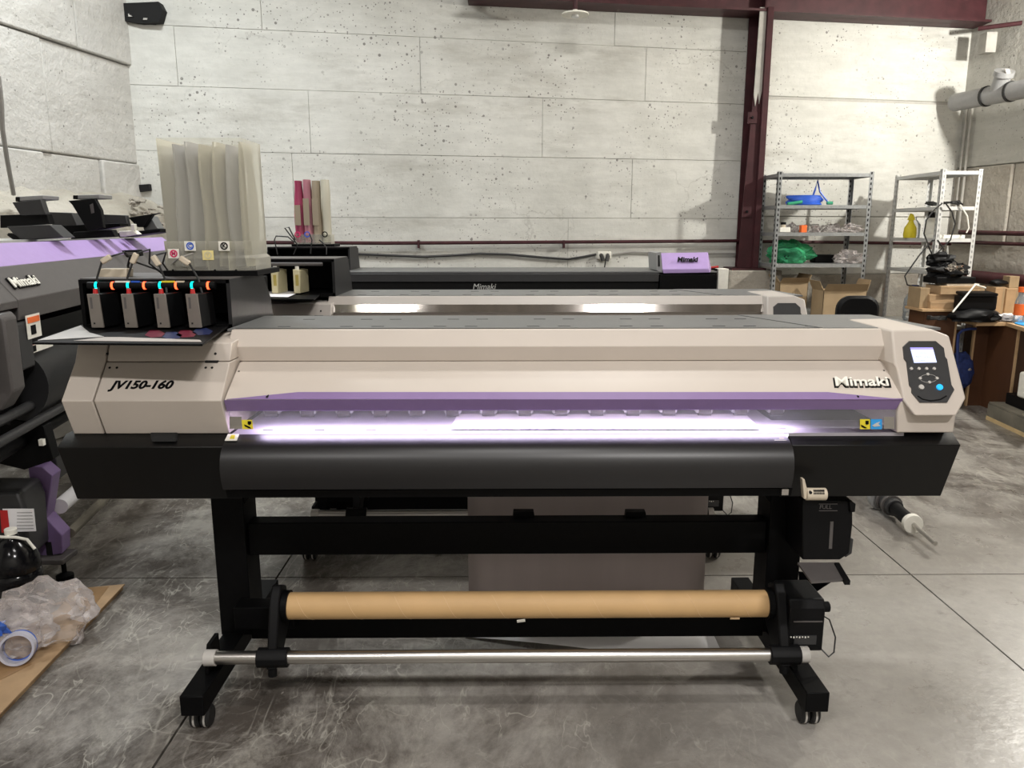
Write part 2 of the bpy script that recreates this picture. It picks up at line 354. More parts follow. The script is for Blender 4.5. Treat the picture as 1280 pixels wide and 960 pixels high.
# openings knocked through the masonry in the upper left corner
h = MB(); p = [(152, 4), (198, 2), (203, 12), (199, 27), (176, 29), (155, 26)]
h.pts(p, lambda y: 6.62, .15)
obj('broken_opening', h, 'dark', wb)
h = MB(); h.pts([(173, 231), (186, 230), (187, 238), (175, 240)], lambda y: 6.62, .1); obj('small_opening', h, 'dark', wb)
h = MB(); h.blob(W(183, 26, Y=6.64), (.03, .03, .025), 2); h.blob(W(164, 22, Y=6.64), (.03, .03, .03), 3); obj('broken_rubble', h, 'wall_side', wb, kind='stuff')
# left wall
def side_wall(x0, y0, sl, sgn):
    def P(y, z, d=0): return Vector((x0+sgn*sl*(y0-y)+sgn*d, y, z))
    return P
PL = side_wall(LC, wy(LC), .17, -1); PR = side_wall(RC, wy(RC), .20, 1)
def wslab(mb, P, ya, yb, z0, z1, d0, d1):
    return mb.ext([P(ya, z0, d0), P(yb, z0, d0), P(yb, z0, d1), P(ya, z0, d1)], (0, 0, z1-z0))
wl = obj('wall_left', wslab(MB(), PL, 6.75, -3.2, 0, 4.8, .03, .3), 'joint', kind='structure')
for z0, z1, ys in ((0, 1.45, (5.0, 2.0)), (1.45, 2.03, (6.2, 5.6, 3)), (2.03, 2.80, (5.7, 3.2)), (2.80, 4.8, (6.05, 5.2, 2.5))):
    e = [6.68]+list(ys)+[-3.2]
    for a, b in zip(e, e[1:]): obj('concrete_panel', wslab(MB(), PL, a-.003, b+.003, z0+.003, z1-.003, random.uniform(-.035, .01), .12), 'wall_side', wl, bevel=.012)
# rough plaster ledge at the foot of the upper left wall
lg = MB(); n = 22; rings = []
for i in range(n+1):
    y = 6.62-i*.14; j = lambda s: random.uniform(-s, s)
    rings.append([PL(y, 1.0, .05), PL(y, 1.0, -.34+j(.02)), PL(y, 1.50+j(.01), -.34+j(.03)), PL(y, 1.60+j(.012), -.30+j(.03)), PL(y, 1.72+j(.02), -.13+j(.03)), PL(y, 1.80+j(.025), .05)])
lg.loft(rings); obj('plaster_ledge', lg, 'ledge', wl, smooth=20)
rb = MB()
for i in range(26): rb.blob(PL(6.55-random.random()*.5, 1.5+random.random()*.22, -.30+random.random()*.1)+Vector((random.uniform(0, .1), 0, 0)), (.03, .03, .025), i, .3, 1)
obj('crumbled_edge', rb, 'bare', wl, kind='stuff', smooth=0)
# right wall
wr = obj('wall_right', wslab(MB(), PR, 8.1, -3.2, 0, 4.8, .03, .3), 'joint', kind='structure')
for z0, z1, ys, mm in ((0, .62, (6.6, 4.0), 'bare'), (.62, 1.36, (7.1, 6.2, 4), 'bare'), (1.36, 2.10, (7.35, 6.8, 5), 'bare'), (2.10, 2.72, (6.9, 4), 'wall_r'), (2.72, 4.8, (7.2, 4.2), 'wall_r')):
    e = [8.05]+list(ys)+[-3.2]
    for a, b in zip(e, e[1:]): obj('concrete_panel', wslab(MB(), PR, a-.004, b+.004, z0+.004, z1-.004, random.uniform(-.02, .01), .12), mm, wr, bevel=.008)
obj('ceiling', MB().box((-5.2, -3.2, 4.8), (6.8, 8.8, 4.95)), 'white2', kind='structure')
obj('wall_rear', MB().box((-5.2, -3.35, 0), (6.8, -3.2, 4.8)), 'wall_side', kind='structure')

# steel column and the sloping roof beam
X0 = 2.31
col = thing('steel_column', 'maroon primed steel column standing in front of the back wall, its upper left face whitewashed', 'column', (X0, 7.45, 1.14))
zt = 3.44
obj('front_flange', MB().box((X0+.045, 7.33, 1.14), (X0+.10, 7.345, zt)), 'rust', col, bevel=.002)
obj('web', MB().box((X0+.04, 7.345, 1.14), (X0+.05, 7.56, zt)), 'rust', col)
obj('rear_flange', MB().box((X0-.05, 7.56, 1.14), (X0+.10, 7.572, zt)), 'rust', col)
obj('side_channel', MB().ext([(X0-.09, 7.36, 1.14), (X0+.045, 7.36, 1.14), (X0+.045, 7.36, 2.72), (X0-.03, 7.36, 2.72), (X0-.06, 7.36, 2.0)], (0, .012, 0)), 'rust', col, bevel=.002)
obj('whitewashed_face', MB().ext([(X0-.03, 7.352, 2.70), (X0-.012, 7.352, 2.60), (X0+.008, 7.352, 2.72), (X0+.022, 7.352, 2.62), (X0+.045, 7.352, 2.76), (X0+.045, 7.352, zt), (X0-.02, 7.352, zt)], (0, .010, 0)), 'rustp', col)
for z in (2.50, 1.66):
    b = obj('bolted_plate', MB().box((X0-.075, 7.345, z-.05), (X0+.01, 7.358, z+.05)), 'rust', col)
    obj('bolt', MB().tube([(X0-.035, 7.346, z), (X0-.035, 7.33, z)], .012, 6), 'blk2', b)
obj('base_plate', MB().box((X0-.16, 7.28, 1.12), (X0+.16, 7.6, 1.14)), 'rust', col)
obj('trim_1', MB().box((X0-.3, 7.24, 0), (X0+.3, 7.62, 1.12)), 'bare', kind='structure', bevel=.01)
_a, _b = W(700, 3, Y=7.05), W(1222, 27, Y=7.74)
def bz(x): return _a.z+(_b.z-_a.z)*(x-_a.x)/(_b.x-_a.x)
bm_ = thing('roof_beam', 'maroon steel roof beam running along the top of the back wall', 'beam', (1.8, 7.4, 3.5))
xa, xb = -.3, 4.62
obj('bottom_flange', MB().ext([(xa, wy(xa)-.28, bz(xa)), (xb, wy(xb)-.28, bz(xb)-.0), (xb, wy(xb)-.02, bz(xb)), (xa, wy(xa)-.02, bz(xa))], (0, 0, .02)), 'rust', bm_)
obj('web', MB().ext([(xa, wy(xa)-.17, bz(xa)), (xb, wy(xb)-.17, bz(xb)), (xb, wy(xb)-.17, bz(xb)+.5), (xa, wy(xa)-.17, bz(xa)+.5)], (0, .015, 0)), 'rust', bm_)
obj('stiffener', MB().box((X0+.02, wy(X0)-.28, bz(X0)+.02), (X0+.035, wy(X0)-.16, bz(X0)+.5)), 'rust', bm_)
obj('end_bracket', MB().box((4.50, 7.6, 3.12), (4.60, 7.72, 3.30)), 'rustp', bm_, bevel=.004)
obj('end_bolt', MB().tube([(4.42, 7.62, 3.33), (4.72, 7.45, 3.34)], .02, 10), 'rust', bm_)

# bare bulb with a white reflector hanging below the beam
c = W(719, 17, Y=6.9)
lb = thing('hanging_lamp', 'small unlit bulb under a white disc shade hanging at the top edge', 'lamp', c)
obj('lamp_shade', MB().loft([[c+Vector((math.cos(a)*r, math.sin(a)*r, z)) for a in (2*math.pi*k/32 for k in range(32))] for r, z in ((.115, -.012), (.112, 0), (.03, .018), (.02, .03))]), 'ivory', lb)
obj('bulb', MB().blob(c-Vector((0, 0, .03)), (.032, .032, .036), 0, 0), 'bulb', lb)
obj('socket', MB().tube([c+Vector((0, 0, .02)), c+Vector((0, 0, .1))], .02), 'rust', lb)
obj('cord', MB().tube([c+Vector((0, 0, .1)), c+Vector((.005, 0, .4)), c+Vector((-.01, .1, 1.0))], .006), 'cable', lb)

# pipes and cables along the walls
def wp(px, py, d=.05):
    X = 0
    for _ in range(12): X = W(px, py, Y=wy(X)-d).x
    return W(px, py, Y=wy(X)-d)
q = [wp(x, y, .07) for x, y in ((300, 303), (480, 304), (640, 303), (800, 302), (925, 301))]
t = obj('wall_pipe', MB().tube(q, .016), 'rust', label='thin dark pipe running along the back wall behind the printers', cat='pipe')
for x in (523, 705): 
    k = wp(x, 303, .07); obj('pipe_clip', MB().box(k-Vector((.008, .02, .05)), k+Vector((.008, .07, .02))), 'rust', t)
obj('wall_pipe', MB().tube([wp(x, y, .05) for x, y in ((952, 302), (1060, 303), (1188, 305))], .016), 'rust', label='thin dark pipe crossing behind the two shelf racks', cat='pipe')
q = [wp(x, y, .03) for x, y in ((310, 318), (360, 316), (430, 317), (480, 319), (530, 321), (570, 319), (600, 317), (635, 318), (680, 322), (710, 324), (730, 321), (745, 318))]
obj('power_cable', MB().tube(q, .011, 8), 'cable', label='black cable sagging along the back wall left of the socket', cat='cable')
q = [wp(x, y, .03) for x, y in ((766, 318), (790, 315), (820, 316), (860, 318), (890, 317), (915, 317), (950, 318))]
obj('power_cable', MB().tube(q, .009, 8), 'gcable', label='grey cable running from the wall socket to the steel column', cat='cable')
c = wp(755, 319, .02)
so = thing('wall_socket', 'white double wall socket with black plugs on the back wall', 'socket', c)
obj('socket_body', MB().box(c+Vector((-.065, -.03, -.035)), c+Vector((.065, .02, .035))), 'ivory', so, bevel=.008)
for dx in (-.03, .03): obj('plug', MB().tube([c+Vector((dx, -.03, 0)), c+Vector((dx, -.06, -.005)), c+Vector((dx*.6, -.07, -.05))], .019), 'cable', so)
obj('plug_lead', MB().tube([c+Vector((.01, -.06, -.04)), c+Vector((0, -.05, -.12)), c+Vector((-.01, -.04, -.2))], .006), 'cable', so)
q = [PL(y, z, -.03) for y, z in ((4.75, 2.9), (4.79, 2.5), (4.86, 2.1), (4.95, 1.88))]
q = [W(-2, 95, Y=4.6), W(2, 130, Y=4.62), W(3, 160, Y=4.65), W(9, 200, Y=4.75), W(17, 243, Y=4.9)]
obj('conduit', MB().tube(q, .013, 8), 'gcable', label='grey conduit dropping down the left wall at the photo edge', cat='conduit')
# right wall pipes
rp = []
def rwp(px, py, d=.06):
    Y = 7
    for _ in range(40):
        x = W(px, py, Y=Y).x; want = PR(Y, 0, -d).x; Y += (want-x)*.6
    return W(px, py, Y=Y)
for a, b, r, lab in (((1200, 289), (1282, 295), .022, 'upper thin maroon pipe on the right wall, behind the narrow rack'), ((1185, 301), (1282, 308), .018, 'lower thin maroon pipe on the right wall, just above the thick pipe'), ((1212, 342), (1282, 357), .06, 'thick maroon pipe low on the right wall above the desk')):
    A, B = rwp(*a, d=r+.06), rwp(*b, d=r+.06)
    zz = (A.z+B.z)/2; A.z = zz+.01; B.z = zz
    obj('wall_pipe', MB().tube([A, B, B+(B-A)], r, 14), 'rust', label=lab, cat='pipe')
for px in (1213, 1207):
    A = rwp(px+3, 128, .04); B = Vector((A.x, A.y, 1.5))
    obj('vertical_conduit', MB().tube([A, B], .012, 8), 'rustp', label='thin pale vertical conduit in the right corner, %s' % ('the one nearer the camera' if px == 1213 else 'the one nearer the back wall'), cat='conduit')
dp = thing('drain_pipe', 'large grey plastic drain pipe with a capped branch high on the right wall', 'pipe', (4.45, 7.5, 2.64))
a = Vector((4.40, 7.84, 2.71)); dr = Vector((.24, -.97, 0)).normalized()
obj('pipe_run', MB().tube([a, a+dr*.85], .083, 20), 'pvc', dp)
obj('pipe_run_pale', MB().tube([a+dr*.85, a+dr*3.2], .072, 20), 'pvcl', dp)
for s, r in ((.36, .092), (.62, .09), (.86, .086)): obj('rubber_ring', MB().tube([a+dr*s, a+dr*(s+.025)], r, 20), 'seal', dp)
k = a+dr*.48; 
obj('branch_tee', MB().tube([k, k+Vector((-.02, -.08, .10)), k+Vector((-.025, -.12, .17))], .07, 20), 'pvc', dp)
obj('branch_collar', MB().tube([k+Vector((-.023, -.105, .14)), k+Vector((-.026, -.125, .18))], .085, 20), 'pvc', dp)
obj('branch_label', MB().rbox(k+Vector((-.035, -.18, .165)), (.035, .01, .05), (R(-35), 0, 0)), 'ivory', dp)

# ================================================================== PRINTERS
ZT = Zat(412, 2.38)
def machine(dx, dy, label, mw='white', chrome=False, first=True):
    D = Vector((dx, dy, 0))
    T = thing('wide_format_printer', label, 'printer', (.05+dx, 2.5+dy, 0))
    def pr(tbl, x0, x1, back=None):
        p = [(Y+dy, Zat(y, Y)) for y, Y in tbl]
        if back: p += [(Y+dy, Z) for Y, Z in back]
        return MB().prof(p, x0+dx, x1+dx)
    XL, XR = -.846, 1.196
    Zc = Zat(452, 2.335)
    obj('upper_cover', pr([(412, 2.38), (433, 2.333), (451, 2.345)], XL, XR, [(2.40, Zat(451, 2.345)), (2.42, ZT)]), mw, T, bevel=.002)
    if chrome:
        obj('polished_strip', pr([(428.5, 2.3305), (443, 2.319)], XL+.01, XR-.0, [(2.36, Zat(443, 2.33)), (2.36, Zat(429, 2.32))]), 'chrome', T)
    top = obj('top_plate', MB().box((XL-.02+dx, 2.40+dy, ZT-.006), (1.0+dx, 2.78+dy, ZT)), 'grey', T)
    obj('top_plate_end', MB().ext([Vector((.85, 2.78, ZT-.006))+D, Vector((1.008, 2.40, ZT-.006))+D, Vector((1.38, 2.40, ZT-.006))+D, Vector((1.33, 2.78, ZT-.006))+D], (0, 0, .008)), 'grey', T)
    vb = MB()
    for i in range(18):
        for j in (0, 1): vb.box(Vector((XL+.12+i*.1+j*.03, 2.46+.2*j, ZT))+D, Vector((XL+.16+i*.1+j*.03, 2.464+.2*j, ZT+.001))+D) if i % 3 != 1 else None
    obj('vent_slot', vb, 'blk2', top, kind='stuff')
    fc = obj('front_cover', pr([(453, 2.330), (490, 2.21), (499, 2.185), (507, 2.19)], -.812, 1.21, [(2.24, Zat(507, 2.19)), (2.36, Zc)]), mw, T, bevel=.002)
    Yf = lerp([(452, 2.335), (490, 2.21), (499, 2.185), (513, 2.20)])
    if first:
        PB1 = plane(490, 2.21, 499, 2.185); obj('purple_band', MB().ext([PB1(x, y, .0022) for x, y in ((283, 499.2), (372, 490.2), (1035, 490.2), (1127, 499.2))], (0, .003, 0)), 'purple', fc)
    obj('purple_edge', pr([(499.5, 2.181), (513, 2.198)], -.812, 1.205, [(2.24, Zat(513, 2.198)), (2.24, Zat(500, 2.19))]), 'purple', fc)
    # rear body and platen
    zp = Zat(540, 2.22)
    obj('rear_body', MB().box(Vector((-1.22, 2.52, .80))+D, Vector((1.29, 2.78, ZT-.007))+D), 'blk2', T)
    obj('platen', MB().box(Vector((-.806, 2.20, zp-.03))+D, Vector((1.19, 2.53, zp))+D), 'alu', T)
    obj('platen_front', MB().ext([Vector((-.806, 2.165, zp-.018))+D, Vector((-.806, 2.20, zp-.0))+D, Vector((-.806, 2.20, zp-.03))+D], (1.636, 0, 0)), 'alu', T)
    g = MB()
    for i in range(11): g.box(Vector((XL+.12+i*.155, 2.245, zp))+D, Vector((XL+.15+i*.155, 2.25, zp+.0015))+D)
    obj('platen_notch', g, 'mgrey', T, kind='stuff')
    for i in range(15):
        x = XL+.10+i*.116
        pr_ = obj('pinch_roller', MB().box(Vector((x-.028, 2.40, zp+.012))+D, Vector((x+.028, 2.47, zp+.045))+D), 'pvcl', T, bevel=.006)
        obj('roller_wheel', MB().tube([Vector((x-.02, 2.405, zp+.014))+D, Vector((x+.02, 2.405, zp+.014))+D], .012, 8), 'mgrey', pr_)
    obj('carriage_rail', MB().box(Vector((XL, 2.44, zp+.06))+D, Vector((.93, 2.52, zp+.13))+D), 'alu', T)
    obj('inner_back', MB().box(Vector((XL, 2.50, zp))+D, Vector((.93, 2.519, zp+.06))+D), 'alu', T)  # pale plate added so the apron has something bright to reflect
    if first: obj('clear_visor', pr([(513, 2.196), (536, 2.195)], -.805, 1.18, [(2.198, Zat(536, 2.195)), (2.199, Zat(513, 2.196))]), 'clear', fc)
    # left block
    lt = [(428, 2.29), (452, 2.262), (500, 2.17), (541, 2.215)]
    obj('end_cap', pr(lt, -1.275, -1.186, [(2.75, Zat(541, 2.215)), (2.75, Zat(428, 2.29)+.01)]), mw, T, bevel=.003)
    ld = obj('left_door', pr(lt[1:], -1.181, -.816, [(2.5, Zat(541, 2.215)), (2.5, Zat(452, 2.262))]), mw, T, bevel=.003)
    lp = obj('left_upper_panel', pr([(428, 2.29), (451, 2.265)], -1.181, -.816, [(2.7, Zat(451, 2.265)), (2.7, Zat(428, 2.29)+.02)]), mw, T, bevel=.003)
    s = MB()
    P1_, P2_ = plane(428, 2.29, 452, 2.262), plane(452, 2.262, 500, 2.17)
    for x, y in ((134, 442), (269, 442)): k = P1_(x, y, .0006)+D; s.tube([k, k-P1_.n*.004], .004, 8)
    for x, y in ((137, 459.5), (146, 459.5), (257, 459.5), (265, 459.5)): k = P2_(x, y, .0006)+D; s.tube([k, k-P2_.n*.004], .004, 8)
    obj('screw_hole', s, 'dark', ld, kind='stuff')
    obj('hinge_gap', MB().box(W(256, 451, Y=2.258)+D, W(272, 453.5, Y=2.258)+D+Vector((0, .01, 0))), 'dark', ld)
    # right block
    HP = plane(412, 2.315, 520, 2.15)
    rbk = obj('control_head', MB().ext([HP(x, y)+D for x, y in ((1115, 413), (1166, 412), (1187, 420), (1208, 498), (1196, 520), (1144, 520), (1129, 500), (1121, 460), (1118, 455))], (0, .30, 0)), mw, T, bevel=.006, seg=3)
    obj('head_base', MB().ext([W(x, y, Y=2.185)+D for x, y in ((1127, 498), (1196, 512), (1192, 541), (1121, 541), (1122, 515))], (0, .32, 0)), mw, T, bevel=.004)
    obj('head_rear', MB().box(Vector((1.17, 2.42, .9))+D, Vector((1.36, 2.76, ZT-.008))+D), mw, T, bevel=.004)
    cp = obj('control_panel', MB().ext([HP(x, y, .004)+D for x, y in ((1129, 434), (1137, 426.5), (1170, 426.5), (1180, 435), (1181.5, 446), (1184, 449), (1189.5, 481), (1193, 487), (1184, 503), (1150, 503), (1140, 491), (1140, 485), (1137, 482), (1133.5, 452), (1130.5, 449))], (0, .012, 0)), 'dgrey', rbk)
    tl = HP.lean
    if first:
        def on(x, y, d=.006): return HP(x, y, d)
        obj('display', MB().ext([on(x, y) for x, y in ((1138, 434.5), (1166, 434.5), (1171, 453), (1143, 453.5))], (0, .002, 0)), 'screen', T)
        obj('display_header', MB().ext([on(x, y, .0066) for x, y in ((1138, 434.5), (1166, 434.5), (1166.6, 437), (1138.7, 437))], (0, .002, 0)), 'lscr', T)
        for yy, t_ in ((441, 'LOCAL'), (446, 'WIDTH: 1610mm'), (450.5, 'MENU')):
            text(t_, 'display_text', on(1154, yy, .0075), .0062, 'lscr', T, (90-tl, 0, 0), ext=.0002)
        for x, y, r, m_ in [(1139, 461, 2.0, 'btn'), (1148.5, 461, 2.0, 'btn'), (1158, 461, 2.0, 'btn'), (1167.5, 461, 2.0, 'btn'), (1159.5, 468, 1.9, 'btn'), (1150, 473, 1.9, 'btn'), (1171, 473, 1.9, 'btn'), (1161.5, 478, 1.9, 'btn'), (1151.5, 484, 3.4, 'btn'), (1174.5, 484, 4, 'bbtn')]:
            k = on(x, y); nn = HP.n
            obj('round_button', MB().tube([k-nn*.004, k+nn*.003], r*.00225, 14), m_, T, label='glowing blue round button' if m_ == 'bbtn' else None)
        s = MB()
        for i in range(24):
            a, b_ = 2*math.pi*i/24, 2*math.pi*(i+1)/24
            s.tube([on(1160.5+math.cos(a)*10.5, 473+math.sin(a)*5, .0045), on(1160.5+math.cos(b_)*10.5, 473+math.sin(b_)*5, .0045)], .0006, 5)
        obj('button_outline', s, 'btn', T)
        s = MB(); s.tube([on(*p_, .004) for p_ in ((1147, 495), (1153, 499), (1163, 501), (1175, 499.5), (1183, 495))], .0022, 6); obj('panel_lip', s, 'blk2', T)
    # black undercarriage boxes
    ub = [(541, 2.215), (558, 2.165), (622, 2.235)]
    lx = obj('left_lower_cover', pr(ub, -1.300, -.80, [(2.72, Zat(622, 2.235)), (2.72, Zat(541, 2.2))]), 'blk3', T, bevel=.002)
    obj('right_lower_cover', pr(ub, .845, 1.343, [(2.72, Zat(622, 2.235)), (2.72, Zat(541, 2.2))]), 'blk3', T, bevel=.002)
    if first: obj('hand_grip', MB().ext([W(x, y, Y=Y)+D for x, y, Y in ((188, 541.5, 2.206), (220, 541.5, 2.206), (219, 552, 2.176), (190, 552, 2.176))], (0, .02, 0)), 'dark', lx)
    # curved apron
    at = [(542, 2.20), (545, 2.178), (550, 2.150), (556, 2.128), (564, 2.110), (574, 2.098), (586, 2.092), (600, 2.095), (611, 2.105)]
    ap = obj('front_apron', pr(at, -.806, .828, [(2.13, Zat(611, 2.10)), (2.13, Zat(600, 2.11)), (2.16, Zat(570, 2.12)), (2.2, Zat(550, 2.15))]), 'apron', T, smooth=40)
    obj('apron_channel', pr([(612, 2.125), (621, 2.135)], -.806, .84, [(2.42, Zat(621, 2.13)), (2.42, Zat(612, 2.12))]), 'black', T)
    obj('main_girder', MB().box(Vector((-1.22, 2.36, .745))+D, Vector((1.27, 2.62, .80))+D), 'black', T)
    # stand
    def px_(x): return x+dx
    for x0, x1 in ((-.975, -.868), (.892, 1.005)):
        lg_ = obj('leg', MB().box(Vector((x0, 2.43, .13))+D, Vector((x1, 2.56, .745))+D), 'black', T, bevel=.004)
        xi = x1 if x0 < 0 else x0; sg = 1 if x0 < 0 else -1
        obj('corner_gusset', MB().ext([Vector((xi, 2.44, .745))+D, Vector((xi, 2.44, .60))+D, Vector((xi+sg*.045, 2.44, .655))+D, Vector((xi+sg*.03, 2.44, .745))+D], (0, .01, 0)), 'black', lg_)
        xc = (x0+x1)/2-.005
        ft = obj('foot', MB().box(Vector((xc-.04, 2.06, .075))+D, Vector((xc+.03, 2.84, .14))+D), 'black', T, bevel=.003)
        for yc in (2.125, 2.78):
            for wx in (-.020, .012):
                wv = obj('caster_wheel', MB().tube([Vector((xc+wx-.014, yc, .034))+D, Vector((xc+wx-.009, yc, .034))+D, Vector((xc+wx+.009, yc, .034))+D, Vector((xc+wx+.014, yc, .034))+D], [.028, .034, .034, .028], 24), 'seal', T)
                obj('wheel_rim', MB().ring(Vector((xc+wx, yc, .034))+D, (1, 0, 0), .020, .0345, .006), 'btn', wv)
            obj('caster_fork', MB().box(Vector((xc-.014, yc-.02, .03))+D, Vector((xc+.004, yc+.02, .076))+D), 'blk2', T)
    zb0, zb1 = Zat(692, 2.46), Zat(652, 2.46)
    cb = obj('cross_beam', MB().box(Vector((-.868, 2.455, zb0))+D, Vector((.892, 2.52, zb1))+D), 'black', T, bevel=.003)
    obj('lower_beam', MB().box(Vector((-.868, 2.42, Zat(797, 2.42)))+D, Vector((.892, 2.46, Zat(768, 2.42)))+D), 'black', T, bevel=.003)
    obj('beam_bracket', MB().box(Vector((-.90, 2.36, Zat(785, 2.36)))+D, Vector((-.70, 2.43, Zat(758, 2.36)))+D), 'black', T, bevel=.003)
    if first:
        for a_, b_ in ((640, 670), (781, 810)):
            obj('beam_hook', MB().ext([W(a_+2, 640, Y=2.50), W(b_-3, 640, Y=2.50), W(b_, 655, Y=2.5), W(a_, 655, Y=2.5)], (0, .03, 0)), 'black', T)
    # take-up unit
    zb, yb = .198, 2.175
    br = obj('guide_bar', MB().tube([Vector((-.905, yb, zb))+D, Vector((.93, yb, zb))+D], .0205, 20), 'steel', T)
    for x in (-.915, .925):
        obj('bar_cap', MB().tube([Vector((x-.012, yb, zb))+D, Vector((x+.022, yb, zb))+D], .025, 20), 'btn', br)
        obj('bar_mount', MB().ext([Vector((x-.018, yb-.0, zb-.045))+D, Vector((x-.018, yb+.03, zb+.028))+D, Vector((x-.018, yb+.10, zb+.028))+D, Vector((x-.018, yb+.10, .139))+D, Vector((x-.018, yb, .139))+D], (.012, 0, 0)), 'black', T)
    for x, w_ in ((-.735, .032), (.855, .034)):
        ar = obj('take_up_arm', MB().ext([Vector((x, yb-.025, zb-.03))+D, Vector((x, 2.225, .37))+D, Vector((x, 2.26, .40))+D, Vector((x, 2.31, .375))+D, Vector((x, 2.33, .25))+D, Vector((x, yb+.04, zb-.03))+D], (w_, 0, 0)), 'blk2', T, bevel=.006)
        obj('arm_clamp', MB().tube([Vector((x-.03, yb, zb))+D, Vector((x+.065, yb, zb))+D], .031, 12), 'blk2', ar, bevel=.003)
        obj('clamp_knob', MB().tube([Vector((x+.016, yb-.01, zb-.03))+D, Vector((x+.016, yb-.012, zb-.055))+D], .014, 12), 'blk2', ar)
        obj('core_flange', MB().tube([Vector((x+(.03 if x < 0 else -.018), 2.27, .322))+D, Vector((x+(.05 if x < 0 else .004), 2.27, .322))+D], .050, 28), 'black', ar)
    mo = obj('take_up_motor', MB().prof([(2.19+dy, .20), (2.19+dy, .345), (2.205+dy, .37), (2.34+dy, .37), (2.36+dy, .34), (2.36+dy, .22), (2.3+dy, .19)], .887+dx, .998+dx), 'blk2', T, bevel=.005)
    obj('motor_seam', MB().box(Vector((.90, 2.187, .300))+D, Vector((.99, 2.192, .304))+D), 'mgrey', mo)
    obj('motor_knob', MB().tube([Vector((.995, 2.24, .325))+D, Vector((1.03, 2.24, .325))+D], .017, 12), 'blk2', mo, bevel=.003)
    obj('switch_panel', MB().box(Vector((.905, 2.186, .225))+D, Vector((.975, 2.192, .255))+D), 'dgrey', mo)
    g = MB()
    for i in range(7): g.box(Vector((.892+i*.009, 2.184, .248 if i % 2 else .25))+D, Vector((.896+i*.009, 2.186, .253))+D)
    obj('switch_marking', g, 'ivory', mo)
    obj('motor_lead', MB().tube([Vector(v)+D for v in ((1.0, 2.25, .30), (1.035, 2.24, .28), (1.05, 2.22, .23), (1.04, 2.2, .19), (1.02, 2.19, .18), (1.0, 2.2, .20), (.985, 2.25, .24))], .0025, 6), 'cable', mo)
    # waste ink holder
    wbx = obj('waste_ink_box', MB().ext([W(x, y, Y=2.28)+D for x, y in ((1003, 624), (1066, 626), (1066, 655), (1062, 692), (1050, 700), (1003, 700))], (0, .2, 0)), 'blk2', T, bevel=.004)
    if first:
        obj('level_window', MB().ext([W(x, y, Y=2.279) for x, y in ((1038, 652), (1042, 652), (1040, 686), (1036, 686))], (0, .004, 0)), 'mgrey', wbx)
        text('FULL', 'level_lettering', W(1032, 634, Y=2.277), .018, 'mgrey', wbx)
        for yy in (630, 638.5): obj('lettering_rule', MB().box(W(1024, yy+.5, Y=2.277), W(1047, yy-.3, Y=2.277)+Vector((0, .003, 0))), 'mgrey', wbx)
        obj('side_latch', MB().ext([W(x, y, Y=2.27) for x, y in ((1062, 626), (1070, 630), (1069, 640), (1063, 641))], (0, .04, 0)), 'blk2', wbx, bevel=.002)
        obj('side_catch', MB().ext([W(x, y, Y=2.30) for x, y in ((1061, 672), (1067, 674), (1065, 692), (1057, 697))], (0, .04, 0)), 'dgrey', wbx, bevel=.002)
    sh = obj('drip_shelf', MB().ext([Vector((.935, 2.30, .545))+D, Vector((1.115, 2.20, .545))+D, Vector((1.115, 2.44, .545))+D, Vector((.935, 2.48, .545))+D], (0, 0, .008)), 'dgrey', T) if not first else None
    if first:
        sh = obj('drip_shelf', MB().ext([W(997, 703, Z=.555), W(1046, 703, Z=.555), W(1062, 724, Z=.555), W(1014, 727, Z=.555)], (0, 0, -.006)), 'mgrey', T)
        obj('shelf_lip', MB().ext([W(1043, 703, Z=.560), W(1049, 703, Z=.560), W(1063, 726, Z=.560), W(1056, 726, Z=.560)], (0, 0, -.012)), 'blk2', sh)
        obj('shelf_gusset', MB().ext([W(1000, 716, Y=2.40), W(1048, 722, Y=2.3), W(1008, 748, Y=2.36), W(1000, 748, Y=2.42)], (0, .012, 0)), 'black', sh)
    # ink station
    return T
T1 = machine(0, 0, 'nearest wide printer, cream and black with violet band and brightly lit platen')
T2 = machine(.03, 1.22, 'second cream wide printer with a polished metal strip, behind the nearest one', mw='white2', chrome=True, first=False)

# things specific to the nearest machine
PLd = plane(452, 2.262, 500, 2.17); tlL = PLd.lean
text('JV150-160', 'model_lettering', PLd(177, 481.5, .0008), .038, 'black', T1, (90-tlL, 0, 0), shear=.25, off=.0013, width=.186)
PCv = plane(453, 2.330, 490, 2.21); tlC = PCv.lean
k = PCv(1075, 478.5, .0015)
text('Mimaki', 'brand_backing', k+Vector((.002, 0, -.002)), .058, 'blk2', T1, (90-tlC, 0, 0), ext=.001, shear=.22, off=.0032, width=.180, label='black outline of the raised brand lettering')
text('Mimaki', 'brand_lettering', k+PCv.n*.0028+Vector((0, 0, .001)), .058, 'ivory', T1, (90-tlC, 0, 0), ext=.0015, shear=.22, off=.0009, width=.166, label='pale raised brand lettering')
s = MB()
PU = plane(433, 2.333, 451, 2.345)
for x, y in ((292, 438, ), (1108, 436)):
    kk = PU(x, y, .0006); s.tube([kk, kk-PU.n*.004], .0065, 14)
for x, y in ((290, 443), (1108.5, 442.5)):
    kk = PU(x, y, .0006); s.tube([kk, kk-PU.n*.004], .0028, 10)
for x, y in ((286, 464), (298.5, 464), (1105, 463), (1117, 463)):
    kk = PCv(x, y, .0006); s.tube([kk, kk-PCv.n*.004], .003, 10)
for x, y in ((333.5, 496), (1073, 496), (853, 500)):
    kk = W(x, y, Y=2.185); s.tube([kk, kk+Vector((0, .02, 0))], .0028, 10)
obj('screw_hole', s, 'dark', T1, kind='stuff')
def sticker(name, poly, Y, m, label=None):
    return obj(name, MB().ext([W(x, y, Y=Y) for x, y in poly], (0, .0008, 0)), m, T1, label=label)
